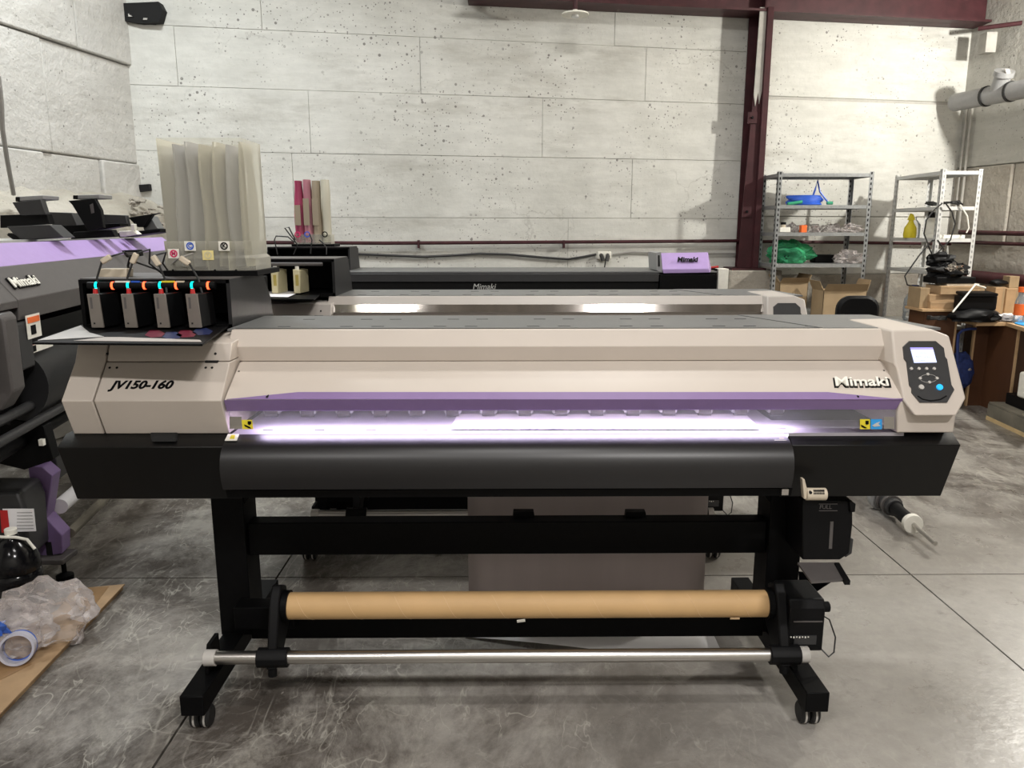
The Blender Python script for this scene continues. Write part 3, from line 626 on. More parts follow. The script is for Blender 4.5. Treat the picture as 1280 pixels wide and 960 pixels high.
sticker('hand_hazard_sticker', ((302, 525), (315, 525), (316.5, 536.5), (303, 536.5)), 2.192, 'yellow', 'yellow hand hazard sticker')
for x, y, r in ((308, 533, 3), (311, 534.5, 3)):
    sticker('hazard_mark', ((x-3, y-2.5), (x+1, y-1), (x+3, y+1.2), (x+2, y+1.5), (x-2, y)), 2.1905, 'black')
sticker('hazard_mark', ((309.5, 526.5), (314, 526.5), (314, 530), (311.5, 531.5), (309.5, 530)), 2.1905, 'black')
sticker('hand_hazard_sticker', ((1075, 524), (1087.5, 524), (1087.5, 536.5), (1075, 536.5)), 2.192, 'yellow', 'yellow hand hazard sticker')
sticker('hazard_mark', ((1076, 531), (1079, 532), (1084, 535), (1081, 535.5), (1077, 533.5)), 2.1905, 'black')
sticker('hazard_mark', ((1082, 526), (1086, 526), (1086, 530), (1083.5, 531), (1082, 530)), 2.1905, 'black')
sticker('blue_sticker', ((1088.5, 524), (1102.5, 524), (1102.5, 536.5), (1088.5, 536.5)), 2.192, 'lblue', 'blue sticker with pale swoosh')
sticker('sticker_swoosh', ((1090, 532), (1096, 528.5), (1100.5, 527), (1098, 530), (1101, 532.5), (1093, 533.5)), 2.1905, 'pvcl')
for xa_, xb_ in ((287, 302), (1105, 1118)):
    sticker('cover_hinge', ((xa_, 521), (xb_, 521), (xb_, 536), (xa_, 536)), 2.194, 'steel')
for x in (291, 978):
    sk = obj('laser_sticker', MB().ext([W(x-6, 543, Y=2.196), W(x+8, 543, Y=2.196), W(x+5, 551, Y=2.144), W(x-10, 551, Y=2.144)], (0, 0, .0015)), 'ivory', T1)
    obj('sticker_mark', MB().ext([W(x-2, 544.5, Y=2.186), W(x+3, 544.5, Y=2.186), W(x+2, 549, Y=2.155), W(x-4, 549, Y=2.155)], (0, 0, .0022)), 'yellow', sk)
obj('apron_clip', MB().box(W(977, 619, Y=2.118), W(986, 611.5, Y=2.118)+Vector((0, .02, 0))), 'steel', T1)
# perforated cream lever at the right end of the apron
lv = obj('release_lever', MB().tube([W(1007, 617.5, Y=2.15), W(1032, 617.5, Y=2.15)], .0185, 20), 'tan', T1, label='cream perforated handle', bevel=.002)
obj('lever_arm', MB().ext([W(x, y, Y=2.14) for x, y in ((1003, 599), (1006, 599), (1009, 611), (1010, 624), (1005, 624))], (0, .02, 0)), 'tan', lv, bevel=.002)
s = MB()
for i in range(7):
    for j in (-1, 0, 1): kk = W(1018+i*2, 617+j*3.3, Y=2.1315-(0 if j == 0 else -.003)); s.box(kk-Vector((.0014, 0, .0028)), kk+Vector((.0014, .004, .0028)))
kk = W(1013.5, 616, Y=2.1315); s.tube([kk, kk+Vector((0, .01, 0))], .0045, 10)
obj('lever_hole', s, 'dark', lv, kind='stuff')
# paper in the nearest printer: a white sheet on the platen, then the web hanging behind it down to the floor
zp = Zat(540, 2.22)+.0035
obj('paper_sheet', MB().ext([W(563, 536.5, Z=zp), W(950, 536.5, Z=zp), W(932, 518, Z=zp), W(572, 518, Z=zp)], (0, 0, .0015)), 'paper', label='white paper sheet lying on the lit platen of the nearest printer', cat='paper')
xl, xr = -.14, .78
rows_ = [(2.80, .78), (2.79, .6), (2.785, .4), (2.78, .15), (2.77, .05), (2.74, .012), (2.66, .006)]
mb = MB(); g_ = [[Vector((xl+(xr-xl)*i/12, y-.0*i, z)) for i in range(13)] for y, z in rows_]
mb.loft(g_, False, False)
PW = thing('paper_web', 'grey-brown backed paper web hanging behind the cross beam down to the floor', 'paper', (.32, 2.75, 0))
o = obj('hanging_web', mb, 'media', PW, recalc=False)
sm = o.modifiers.new('thick', 'SOLIDIFY'); sm.thickness = .001
mb = MB(); f0, f1 = [], []
for i in range(15):
    t = i/14; x = -.15+t*.93
    near = 2.50-.0*t+ (.13*(1-min(1, t*1.9)))
    f0.append(Vector((x, near, .006+.02*abs(math.sin(t*3))))); f1.append(Vector((x, 2.70, .010)))
mb.loft([f0, [(a+b)/2+Vector((0, 0, .006)) for a, b in zip(f0, f1)], f1], False, False)
o = obj('paper_tail', mb, 'paper', PW, label='white paper tail on the floor', recalc=False)
sm = o.modifiers.new('thick', 'SOLIDIFY'); sm.thickness = .001
# cardboard core in the take-up arms
cr = thing('cardboard_core', 'brown cardboard core tube held in the take-up arms of the nearest printer', 'tube', (.06, 2.27, .28))
obj('core_tube', MB().tube([(-.690, 2.27, .322), (.838, 2.27, .322)], .0425, 36), 'kraft', cr, smooth=40)
for i in range(10):
    x = -.66+i*.155; obj('spiral_seam', MB().tube([Vector((x+t*.055, 2.27-math.sin(R(20+t*140))*.0426, .322+math.cos(R(20+t*140))*.0426)) for t in (j/10 for j in range(11))], .0007, 4), 'kline', cr)
obj('tape_scrap', MB().rbox((.052, 2.228, .288), (.026, .002, .010), (R(20), R(-8), 0)), 'ivory', cr)
obj('tape_scrap', MB().rbox((.73, 2.232, .290), (.03, .002, .006), (R(20), 0, 0)), 'kline', cr)

# ---- ink stations
def station(T, x0, x1, yf, zb, zt, depth, parent_label=None):
    b = MB()
    # open fronted hood: back, sides, roof, floor
    th = .012
    b.box((x0, yf, zb-.02), (x1+.0, yf+depth, zb)); b.box((x0, yf, zt-th), (x1, yf+depth*.9, zt)); b.box((x0, yf+depth-.05, zb), (x1, yf+depth, zt-th))
    b.box((x0, yf, zb), (x0+th, yf+depth, zt-th))
    o = obj('ink_station', b, 'black', T)
    obj('station_side', MB().ext([(x1-.01, yf, zb-.02), (x1-.01, yf+depth+.04, zb-.02), (x1-.01, yf+depth+.02, zb+.05), (x1-.01, yf+depth*.86, zt), (x1-.01, yf, zt)], (.012, 0, 0)), 'hood', o)
    obj('station_top', MB().box((x0, yf+.01, zt), (x1, yf+depth*.86, zt+.003)), 'mgrey', o)
    return o
zt_, zb_ = 1.343, 1.20
st1 = station(T1, -1.352, -.875, 2.47, zb_, zt_, .40)
rod = obj('slot_rod', MB().tube([(-1.315, 2.458, zt_-.018), (-.915, 2.458, zt_-.018)], .012, 12), 'blk2', st1)
for i in range(8):
    x = -1.287+i*.0502
    obj('indicator_light', MB().tube([(x-.0035, 2.458, zt_-.018), (x+.0035, 2.458, zt_-.018)], .0126, 12), 'teal' if i % 2 == 0 else 'redled', st1, label='teal lit indicator' if i % 2 == 0 else 'red lit indicator')
for i, (m_, a_, b_) in enumerate((('redled', -1.225, -1.18), ('blue', -1.175, -1.15), ('yellow', -1.08, -1.04), ('tan', -1.035, -1.01))):
    obj('rod_label', MB().box((a_, 2.448, zt_-.008), (b_, 2.456, zt_-.003)), {'redled': 'ivory'}.get(m_, m_), st1)
# tray in front of the ink station, paper on it
tr = obj('ink_tray', MB().ext([W(40, 428, Z=1.195), W(253, 430, Z=1.195), W(290, 404, Z=1.195), W(103, 406, Z=1.195)], (0, 0, -.006)), 'black', T1, bevel=.001)
M['stain'] = mat('dried_ink', (.16, .01, .03), .3); M['stainb'] = mat('dried_blue_ink', (.02, .03, .10), .3)
for x, y, m_ in ((193, 417, 'stain'), (232, 417, 'stain'), (214, 419, 'stainb'), (252, 414, 'stainb')):
    obj('ink_stain', MB().ext([W(x+dx, y+dy, Z=1.1955) for dx, dy in ((-12, 2), (-4, 5), (10, 4), (14, 0), (6, -4), (-6, -4))], (0, 0, .0004)), m_, tr)
obj('printed_sheet', MB().ext([W(47, 425.5, Z=1.196), W(130, 421, Z=1.196), W(112, 416, Z=1.196), W(101, 407, Z=1.196)], (0, 0, .001)), 'pvcl', label='pale blue-white paper scrap on the tray under the ink cartridges', cat='paper')
obj('printed_strip', MB().ext([W(92, 426, Z=1.196), W(252, 427.5, Z=1.196), W(250, 425, Z=1.196), W(150, 421.5, Z=1.196), W(130, 421.5, Z=1.196)], (0, 0, .0006)), 'white2', label='narrow printed white strip along the front edge of the ink tray', cat='paper')
for x, lab in ((194, 'dark red print patch'), (232, 'dark red print patch')):
    pass
# four dark cartridges with leads and cream chips
Xs = (115, 157, 197.5, 237)
whr = ('leftmost', 'second from left', 'third from left', 'rightmost')
for i, px in enumerate(Xs):
    a = W(px+3, 409.5, Z=1.201); 
    ca = thing('ink_cartridge', 'grey-brown red-capped ink cartridge in the front printer, %s of four' % whr[i], 'cartridge', a, 'adapter cartridges in the nearest ink station')
    x0 = a.x; hgt = .103
    obj('cartridge_body', MB().ext([(x0-.006, a.y, 1.201), (x0+.030, a.y, 1.201), (x0+.024, a.y, 1.201+hgt), (x0-.010, a.y, 1.201+hgt)], (.010, .10, 0)), 'blk2', ca, bevel=.002)
    obj('front_face', MB().ext([(x0-.007, a.y-.003, 1.201), (x0+.031, a.y-.003, 1.201), (x0+.025, a.y-.003, 1.202+hgt), (x0-.011, a.y-.003, 1.202+hgt)], (0, .006, 0)), 'cartr', ca, bevel=.001)
    obj('grip_recess', MB().box((x0-.003, a.y-.0035, 1.26), (x0+.004, a.y, 1.295)), 'mgrey', ca)
    obj('corner_mark', MB().box((x0+.001, a.y-.0038, 1.212), (x0+.006, a.y, 1.217)), 'dark', ca)
    obj('red_cap', MB().tube([(x0-.001, a.y+.03, 1.303), (x0-.001, a.y+.03, 1.309), (x0-.001, a.y+.03, 1.319)], [.008, .007, .006], 12), 'red', ca)
tips = ((133, 324, 30), (168, 323, 62), (195, 326, -60), (231, 326, -35))
for i, (tx, ty, an) in enumerate(tips):
    k = W(tx, ty, Y=2.50)
    ld_ = thing('chip_lead', 'cream chip clip on a dark lead above the front printer, %s of four' % whr[i], 'cable clip', k, 'chip leads above the nearest ink station')
    obj('chip_clip', MB().rbox(k, (.036, .014, .018), (0, R(-an), 0)), 'tan', ld_, bevel=.004)
    s0 = W(Xs[i]+(9, 4, 11, 16)[i], 368, Y=2.44)
    dv = Vector((math.cos(R(an)), 0, math.sin(R(an))))*.018
    if an > 0: dv = -dv
    obj('lower_lead', MB().tube([k+dv, (k+dv+s0)/2+Vector((-.006 if i < 2 else .012, -.01, 0)), s0, s0-Vector((0, -.05, .02))], .0035, 6), 'cable', ld_)
    e = W((205, 205, 212, 214)[i], (340, 344, 341, 331)[i], Y=2.62)
    obj('upper_lead', MB().tube([k-dv, k-dv+Vector((.03, .03, .012 if i != 2 else .01)), (k+e)/2+Vector((0, 0, .012)), e], .003, 6), 'cable' if i != 3 else 'gcable', ld_)
obj('ink_pad', MB().ext([W(123, 349, Y=2.56), W(158, 349, Y=2.56), W(158, 336, Y=2.56), W(123, 336, Y=2.56)], (0, .05, 0)), 'tan', label='small cream block with grey face on top of the front ink station', cat='block', bevel=.003)
cl = thing('black_clip', 'black plastic clip propped above the front ink station', 'clip', W(162, 322, Y=2.60))
obj('clip_body', MB().ext([W(x, y, Y=2.6) for x, y in ((151, 313), (173, 312), (175, 320), (158, 322))], (0, .03, 0)), 'blk2', cl, bevel=.003)
obj('clip_stem', MB().tube([W(163, 320, Y=2.615), W(160, 332, Y=2.62), Vector((W(160, 332, Y=2.62).x, 2.62, 1.346))], .004), 'blk2', cl)
obj('clip_slot', MB().box(W(157, 319, Y=2.597), W(170, 315, Y=2.597)+Vector((0, .004, 0))), 'mgrey', cl)

def bag_box(base, w_, dpt, h, lab, bags, group, first=True, big=True):
    b = Vector(base)
    T = thing('ink_bag_rack', lab, 'rack', b)
    obj('rack_base', MB().box(b+Vector((-.01, 0, 0)), b+Vector((w_+.012, dpt, .018))), 'black', T, bevel=.002)
    zl = .018; th = .003; hl = .115 if first else .085
    s = MB(); x1, y1 = w_, dpt*.85
    if first:
        rings = []
        def rr(x0, x1_, y0, y1_, z, c=.025): return [b+Vector(p+(z,)) for p in ((x0, y0), (x1_-c, y0), (x1_, y0+c), (x1_, y1_-c), (x1_-c, y1_), (x0, y1_))]
        s.loft([rr(0, w_, .0, y1, zl), rr(0, w_, .0, y1, zl+.04), rr(.0, w_-.012, .008, y1, zl+.05), rr(-.002, w_-.012, .008, y1, hl)], False)
        obj('lower_bin', s, 'boxf', T)
        s = MB(); hh = h
        s.loft([rr(.004, w_-.016, .02, y1, hl-.03, .01), rr(-.004, w_-.018, .02, y1, hh, .01)], False)
        obj('upper_bin', s, 'boxf', T)
        for i in (1, 2, 3): obj('bin_divider', MB().box(b+Vector((w_*.235*i, .01, zl)), b+Vector((w_*.235*i+.003, y1-.01, hl))), 'boxf', T)
        for i in range(4):
            for k in range(1): obj('bin_foot', MB().box(b+Vector((.02+i*w_*.24, -.001, .018)), b+Vector((.026+i*w_*.24, .002, .022))), 'blk2', T)
    else:
        s.box(b+Vector((.01, 0, zl)), b+Vector((w_-.01, .12, hl))); obj('lower_bin', s, 'boxf', T)
    n = len(bags)
    for i, (m_, l_) in enumerate(bags):
        pw = (w_-.03)/n; x = .008+i*pw
        g = MB(); rings = []
        H0, H1 = zl+.01, h*(.985 if first else 1)-(.0 if i % 2 else .008)
        for j in range(13):
            t = j/12; z = H0+(H1-H0)*t; bul = .55+.45*math.sin(math.pi*min(1, .12+t*.86))**.5 if t < 1 else (.75 if not first else .5)
            wv = math.sin(t*9+i*2)*.0012; half = pw*(.50 if first else .62)*(.92+.08*math.sin(t*5+i))
            yy = .035+(.02 if first else .0); dd = (dpt*.6 if first else .10)
            rings.append([b+Vector((x+pw/2+math.cos(a)*half*bul+wv, yy+dd/2+math.sin(a)*dd/2*(.85+.1*math.sin(t*7+i)), z)) for a in (2*math.pi*k/14 for k in range(14))])
        g.loft(rings)
        bg = obj('ink_bag', g, m_, smooth=60, label=l_, cat='ink bag', group=group)
        if not first and i != n-1:
            obj('bag_label', MB().box(b+Vector((x+pw*.15, .026, h*.32)), b+Vector((x+pw*.8, .032, h*.72 if i else h*.62))), 'brownf', bg)
    return T, b
b0 = W(208, 344, Y=2.60); b0.z = 1.3465
bg = [(('bagg' if s_ in ('first from the left', 'second from the left', 'fifth from the left') else 'bagf'), 'cloudy empty ink bag in the front clear rack, %s' % s_) for s_ in ('first from the left', 'second from the left', 'third from the left', 'fourth from the left', 'fifth from the left', 'rightmost')]
RK, b = bag_box(b0, .292, .26, .445, 'tall cloudy clear ink bag rack standing on the nearest ink station', bg, 'ink bags in the nearest rack')
def round_label(px, py, m_, ch, Y):
    a, c_ = W(px-6.5, py+6, Y=Y), W(px+6.5, py-6, Y=Y)
    p_ = obj('colour_label', MB().box(a, c_+Vector((0, .001, 0))), 'ivory' if m_ != 'ystk' else 'ystk', RK)
    m = W(px, py, Y=Y-.001)
    obj('label_ring', MB().ring(m, (0, 1, 0), .0085, .0125, .001), m_ if m_ != 'ystk' else 'cream', p_)
    text(ch, 'label_letter', m-Vector((0, .0008, 0)), .017, m_ if m_ != 'ystk' else 'cream', p_, off=.0006, ext=.0003)
for a_ in ((217, 317, 'magenta', 'M'), (237.5, 307.5, 'blue', 'C'), (260, 319, 'ystk', 'Y'), (280, 307.5, 'black', 'K')): round_label(*a_, 2.598)

# second machine ink station
st2 = station(T2, W(312, 366, Y=3.6).x, W(419, 366, Y=3.6).x, 3.60, Zat(366, 3.6), Zat(324, 3.6), .36)
x0, x1 = W(312, 366, Y=3.6).x, W(400, 366, Y=3.6).x
obj('ink_tray', MB().ext([W(325, 373.5, Z=1.205), W(392, 374, Z=1.205), W(405, 364, Z=1.205), W(318, 364, Z=1.205)], (0, 0, -.006)), 'black', T2)
obj('tray_paper', MB().ext([W(328, 371, Z=1.208), W(360, 371.5, Z=1.208), W(376, 364.5, Z=1.208), W(328, 364.5, Z=1.208)], (0, 0, .001)), 'paper', label='white paper on the ink tray of the second printer', cat='paper')
obj('slot_rod', MB().tube([(x0+.03, 3.59, Zat(330, 3.6)), (x1+.02, 3.59, Zat(330, 3.6))], .008, 8), 'mgrey', st2)
for i, (px, py) in enumerate(((340, 366.5), (367.5, 365.5))):
    a = W(px, py, Y=3.555); a.z = 1.2105
    ca = thing('ink_cartridge', ('cream yellow-filled cartridge in the second printer, the left one of two' if i == 0 else 'cream yellow-filled cartridge in the second printer, the right one of two'), 'cartridge', a, 'cream cartridges in the second ink station')
    obj('cartridge_body', MB().ext([(a.x, a.y, 1.2105), (a.x+.028, a.y, 1.2105), (a.x+.028, a.y, 1.315), (a.x, a.y, 1.32)], (.012, .12, 0)), 'cream', ca, bevel=.002)
    obj('ink_window', MB().box((a.x+.010, a.y-.002, 1.245), (a.x+.024, a.y+.003, 1.295)), 'amber', ca)
    obj('cap', MB().tube([(a.x+.016, a.y+.015, 1.31), (a.x+.016, a.y+.015, 1.333)], .009, 10), 'ivory', ca)
# ---- third machine: charcoal with a violet end cover
T3 = thing('wide_format_printer', 'third wide printer, farthest back, dark grey with a violet raised cover at its right end', 'printer', (.2, 5.6, 0))
def Wb(a, c_, y, dep): return MB().box(W(*a, Y=y), W(*c_, Y=y)+Vector((0, dep, 0)))
zt3 = 1.21
obj('top_plate', MB().box((-1.15, 5.42, zt3-.01), (1.50, 6.0, zt3)), 'grey', T3, bevel=.002)
obj('front_cover', MB().box((-1.14, 5.38, zt3-.07), (1.08, 5.42, zt3-.012)), 'dgrey', T3, bevel=.003)
obj('slot', MB().box((-1.14, 5.40, zt3-.12), (1.08, 5.44, zt3-.07)), 'dark', T3)
fc3 = obj('lower_front', MB().box((-1.14, 5.35, .72), (1.08, 5.44, zt3-.125)), 'dgrey', T3, bevel=.003)
text('Mimaki', 'brand_lettering', W(605, 358.5, Y=5.345), .055, 'pvcl', T3, shear=.22, ext=.001)
obj('rear_body', MB().box((-1.14, 5.44, .7), (1.5, 5.98, zt3-.012)), 'blk2', T3)
obj('right_front', MB().box((1.085, 5.36, .72), (1.48, 5.44, zt3-.02)), 'black', T3)
Y3 = 5.4
hp = obj('violet_cover', MB().loft([[W(x, y, Y=Y3) for x, y in ((829, 342), (888, 341), (886, 336), (828, 336.5))], [W(x, y, Y=Y3+.10) for x, y in ((828, 338), (889, 337), (885, 315), (826, 316))]]), 'lilac', T3, bevel=.004)
obj('cover_end', MB().ext([W(x, y, Y=Y3+.02) for x, y in ((821, 338), (828, 341), (826, 315), (820, 316))], (0, .3, 0)), 'pvc', hp)
obj('cover_end_slot', MB().ext([W(x, y, Y=Y3+.017) for x, y in ((822.5, 333), (825, 333), (824.5, 319), (822.5, 319))], (0, .01, 0)), 'dark', hp)
text('Mimaki', 'brand_lettering', W(859, 324.5, Y=5.44), .05, 'blk2', hp, rot=(55, 0, 0), shear=.22, off=.002, ext=.002)
for x in (-1.05, 1.3): obj('leg', MB().box((x, 5.55, .05), (x+.1, 5.68, .72)), 'black', T3); obj('foot', MB().box((x-.0, 5.3, .0), (x+.08, 6.0, .06)), 'black', T3)
obj('cross_beam', MB().box((-.95, 5.58, .45), (1.3, 5.64, .56)), 'black', T3)
st3 = station(T3, W(336, 343, Y=5.6).x, W(438, 343, Y=5.6).x, 5.60, 1.20, Zat(309, 5.6), .34)
wbx = thing('white_box', 'white upright box beside the right end of the farthest printer', 'box', W(904, 360, Y=5.7))
obj('box_body', MB().box(W(897, 362, Y=5.7), W(911, 336, Y=5.7)+Vector((0, .1, 0))), 'ivory', wbx, bevel=.003)
obj('box_side', MB().box(W(891, 362, Y=5.7), W(896.5, 336, Y=5.7)+Vector((0, .09, 0))), 'black', wbx)
obj('red_lever', MB().tube([W(889, 334.5, Y=5.72), W(898, 333.5, Y=5.72)], .008), 'red', wbx)
obj('box_stand', MB().box(W(897, 362, Y=5.72)*1+Vector((0, 0, -1.05)), W(908, 362, Y=5.72)+Vector((0, .06, 0))), 'black', wbx)
b3 = W(366, 306, Y=5.62); b3.z = Zat(309, 5.6)+.004
bg = [('magf', 'magenta ink bag in the rear rack, leftmost of four'), ('pinkf', 'pinkish brown ink bag in the rear rack, second from left'), ('brownf', 'brownish ink bag in the rear rack, third from left'), ('bagf', 'pale clear ink bag in the rear rack, rightmost')]
RK3, b = bag_box(b3, .285, .2, .47, 'rear ink bag rack with magenta and brown bags, standing on the farthest ink station', bg, 'ink bags in the rear rack', first=False)
for i, px in enumerate((372, 384, 406)):
    kk = W(px, 293, Y=5.612); obj('label_ring', MB().ring(kk, (0, 1, 0), .014, .021, .002), ('magenta', 'blue', 'black')[i], RK3)
for i, pth in enumerate((((347, 318), (343, 300), (345, 295), (360, 296), (368, 303)), ((367, 318), (372, 306), (362, 293), (356, 285), (361, 284), (369, 300)), ((388, 317), (389, 308), (390, 300), (387, 292)), ((408, 318), (408, 310), (403, 303), (399, 300)))):
    obj('chip_lead', MB().tube([W(x, y, Y=5.55) for x, y in pth], .005, 6), 'cable', label='black looping lead at the rear ink rack, %s' % whr[i], cat='cable', group='leads at the rear ink rack')

# ---- left machine, seen from its right side
T4 = thing('wide_format_printer', 'large dark grey printer with a lilac top band along the left wall', 'printer', (-2.2, 4.2, 0))
A4 = -1.44
def L4(y, z, d=0): return Vector((A4-.16*y+d, y, z))          # d towards the hall
def pl(y0, y1, prof4): return MB().loft([[L4(y0, z, d) for d, z in prof4], [L4(y1, z, d) for d, z in prof4]])
ya, yb4 = 2.55, 5.6
obj('lilac_band', pl(ya-.2, yb4, [(-.10, 1.445), (0, 1.36), (-.02, 1.35), (-.14, 1.43)]), 'lilac', T4, bevel=.003)
fr = obj('front_hood', pl(2.87, yb4, [(0.0, 1.36), (.10, 1.243), (.09, 1.165), (-.1, 1.165), (-.1, 1.36)]), 'mgrey', T4, bevel=.003)
obj('body_core', pl(ya, yb4, [(0.0, 1.12), (0, .78), (-.5, .78), (-.5, 1.40), (-.12, 1.40), (-.12, 1.12)]), 'blk2', T4)
obj('top_cover', pl(ya-.2, yb4, [(-.12, 1.44), (-.12, 1.40), (-.55, 1.40), (-.55, 1.44)]), 'grey', T4)
# end block nearest the camera
obj('end_block', pl(2.35, 2.862, [(0.0, 1.36), (.10, 1.243), (.10, 1.215), (-.1, 1.215), (-.1, 1.36)]), 'mgrey', T4, bevel=.003)
obj('end_post', MB().loft([[L4(y, z, d) for d, z in ((.105, 1.21), (.12, 1.19), (.12, .93), (.07, .86), (.0, .86), (.0, 1.21))] for y in (2.70, 2.80)]), 'mgrey', T4, bevel=.008)
obj('end_frame', MB().loft([[L4(y, z, d) for d, z in ((.10, 1.16), (.10, .98), (-.1, .98), (-.1, 1.16))] for y in (2.83, 2.95)]), 'dgrey', T4, bevel=.01)
ang4 = math.degrees(math.atan(.16))
def side_text(s_, name, y, z, d, size, m_, lean, off=0, wd=None):
    return text(s_, name, L4(y, z, d), size, m_, T4, rot=(90-lean, 0, 90+ang4), shear=.22, off=off, ext=.002, width=wd)
side_text('Mimaki', 'brand_backing', 3.02, 1.298, .058, .062, 'blk2', 40, .005, .24)
side_text('Mimaki', 'brand_lettering', 3.02, 1.301, .062, .062, 'ivory', 40, .001, .23)
def decal(name, y0, y1, z0, z1, d, m_, lab=None):
    return obj(name, MB().ext([L4(y0, z0, d), L4(y1, z0, d), L4(y1, z1, d), L4(y0, z1, d)], (.002, 0, 0)), m_, T4, label=lab)
decal('warning_label', 2.90, 3.02, 1.09, 1.18, .103, 'ivory', 'white and red warning label')
decal('warning_label', 2.91, 3.01, 1.15, 1.172, .106, 'orange')
decal('warning_mark', 2.93, 2.97, 1.105, 1.14, .106, 'black')
decal('caution_strip', 2.93, 3.14, 1.03, 1.062, .09, 'ivory', 'white caution strip with red edge')
decal('caution_line', 2.93, 3.14, 1.062, 1.069, .092, 'red')
decal('caution_mark', 2.94, 2.98, 1.035, 1.058, .093, 'black')
# media roll and shafts below the hood
rl = obj('media_roll', MB().tube([L4(2.95, .90, -.03), L4(5.4, .90, -.03)], .155, 32), 'hood', T4)
for z, d, r, m_ in ((.82, .05, .020, 'dgrey'), (.765, .085, .018, 'dgrey'), (.68, .0, .03, 'blk2')):
    obj('tension_shaft', MB().tube([L4(2.2, z, d), L4(5.4, z, d)], r, 14), m_, T4)
obj('shaft_bracket', MB().loft([[L4(y, z, d) for d, z in ((.10, .74), (.12, .60), (.0, .56), (-.15, .60), (-.15, .80))] for y in (2.95, 3.02)]), 'black', T4, bevel=.004)
obj('pale_catch', MB().box(L4(2.93, .665, .08), L4(2.948, .69, .10)), 'ivory', T4)  # small catch in ivory
obj('pale_paper_edge', MB().ext([L4(3.3, .60, .10), L4(4.2, .63, .1), L4(4.2, .60, .1), L4(3.3, .56, .1)], (.02, 0, 0)), 'pvcl', T4)
# take-up base
obj('take_up_housing', MB().loft([[L4(y, z, d) for d, z in ((-.03, .47), (-.01, .40), (-.02, .18), (-.35, .18), (-.35, .47))] for y in (2.94, 3.14)]), 'dgrey', T4, bevel=.015)
pu = obj('violet_arm_cover', MB().loft([[L4(y, z, d) for d, z in ((-.08, .515), (-.02, .51), (.02, .47), (-.03, .28), (.03, .20), (.02, .115), (-.08, .10))] for y in (3.15, 3.24)]), 'purple', T4, bevel=.004)
obj('cover_notch', MB().box(L4(3.145, .10, -.045), L4(3.155, .17, -.02)), 'dark', pu)
obj('drive_cover', MB().loft([[L4(y, z, d) for d, z in ((-.05, .52), (.0, .52), (.0, .42), (-.05, .42))] for y in (3.25, 4.4)]), 'dgrey', T4, bevel=.003)
obj('paper_roll', MB().tube([L4(3.25, .295, -.01), L4(4.6, .295, -.01)], .034, 18), 'paper', T4)
obj('lower_rail', MB().tube([L4(3.25, .17, .02), L4(5.2, .17, .02)], .022, 12), 'oldw', T4)
obj('foot_beam', MB().box(L4(3.10, .085, -.4), L4(3.22, .11, .06)), 'mgrey', T4, bevel=.005)
fp = obj('levelling_foot', MB().tube([L4(3.15, 0, .02), L4(3.15, .018, .02), L4(3.15, .03, .02), L4(3.15, .085, .02)], [.035, .035, .010, .010], 20), 'black', T4)
lp4 = obj('notice_sheet', MB().ext([W(3, 636, Y=2.925), W(42, 636, Y=2.925), W(45, 664, Y=2.925), W(8, 665, Y=2.925)], (0, .002, 0)), 'paper', T4, label='white notice with red column and printed lines')
obj('red_column', MB().ext([W(0, 638, Y=2.922), W(9, 638, Y=2.922), W(12, 665.5, Y=2.922), W(2, 666, Y=2.922)], (0, .002, 0)), 'red', lp4)
s = MB()
for i in range(6): s.box(W(21, 641+i*4, Y=2.922), W(40+i*.4, 640.6+i*4, Y=2.922)+Vector((0, .001, 0)))
obj('printed_line', s, 'blk2', lp4, kind='stuff')
obj('leg', MB().box(L4(4.9, 0, -.2), L4(5.0, .8, -.05)), 'black', T4); obj('leg', MB().box(L4(2.9, .0, -.3), L4(3.0, .8, -.15)), 'black', T4)
# black folding stands lying on top of the left printer
def stand(lab, polys):
    c_ = W(*polys[0][0][0], Y=polys[0][1])
    T = thing('folding_bracket', lab, 'bracket', c_)
    for poly, Y, dep, m_, nm in polys: obj(nm, MB().pts(poly, Y, dep), m_, T, bevel=.003)
stand('black angled bracket standing on the left printer, the one nearest the photo edge', [
    (((15, 253), (51, 249), (57, 268), (25, 269)), 3.9, .04, 'dgrey', 'angled_plate'), (((20, 246), (54, 244), (54, 249), (20, 252)), 3.92, .14, 'pvc', 'top_bar'),
    (((19, 246), (24, 246), (24, 252), (19, 252)), 3.915, .05, 'blk2', 'bar_end'), (((0, 269), (58, 267), (62, 280), (0, 285)), 3.95, .05, 'blk2', 'cross_rail')])
stand('tall black tapering bracket with worn lettering on the left printer', [
    (((85, 251), (118, 248), (126, 263), (129, 285), (110, 289), (90, 256)), 4.2, .03, 'blk2', 'angled_plate'), (((92, 244), (124, 243), (124, 248), (93, 249)), 4.22, .14, 'pvc', 'top_bar'),
    (((91, 244), (96, 244), (96, 249), (91, 249)), 4.21, .05, 'blk2', 'bar_end'), (((92, 290), (140, 287), (144, 296), (88, 299)), 4.25, .05, 'blk2', 'foot_plate'),
    (((112, 256), (116, 254), (118, 266), (114, 267)), 4.196, .002, 'mgrey', 'worn_marking')])
stand('black flat tray lying behind the tall tapering bracket on the left printer', [
    (((58, 265), (90, 266), (96, 282), (66, 283)), 4.5, .3, 'dgrey', 'tray_floor'), (((55, 283), (150, 279), (150, 283), (70, 297), (60, 290)), 4.4, .1, 'black', 'tray_rim')])
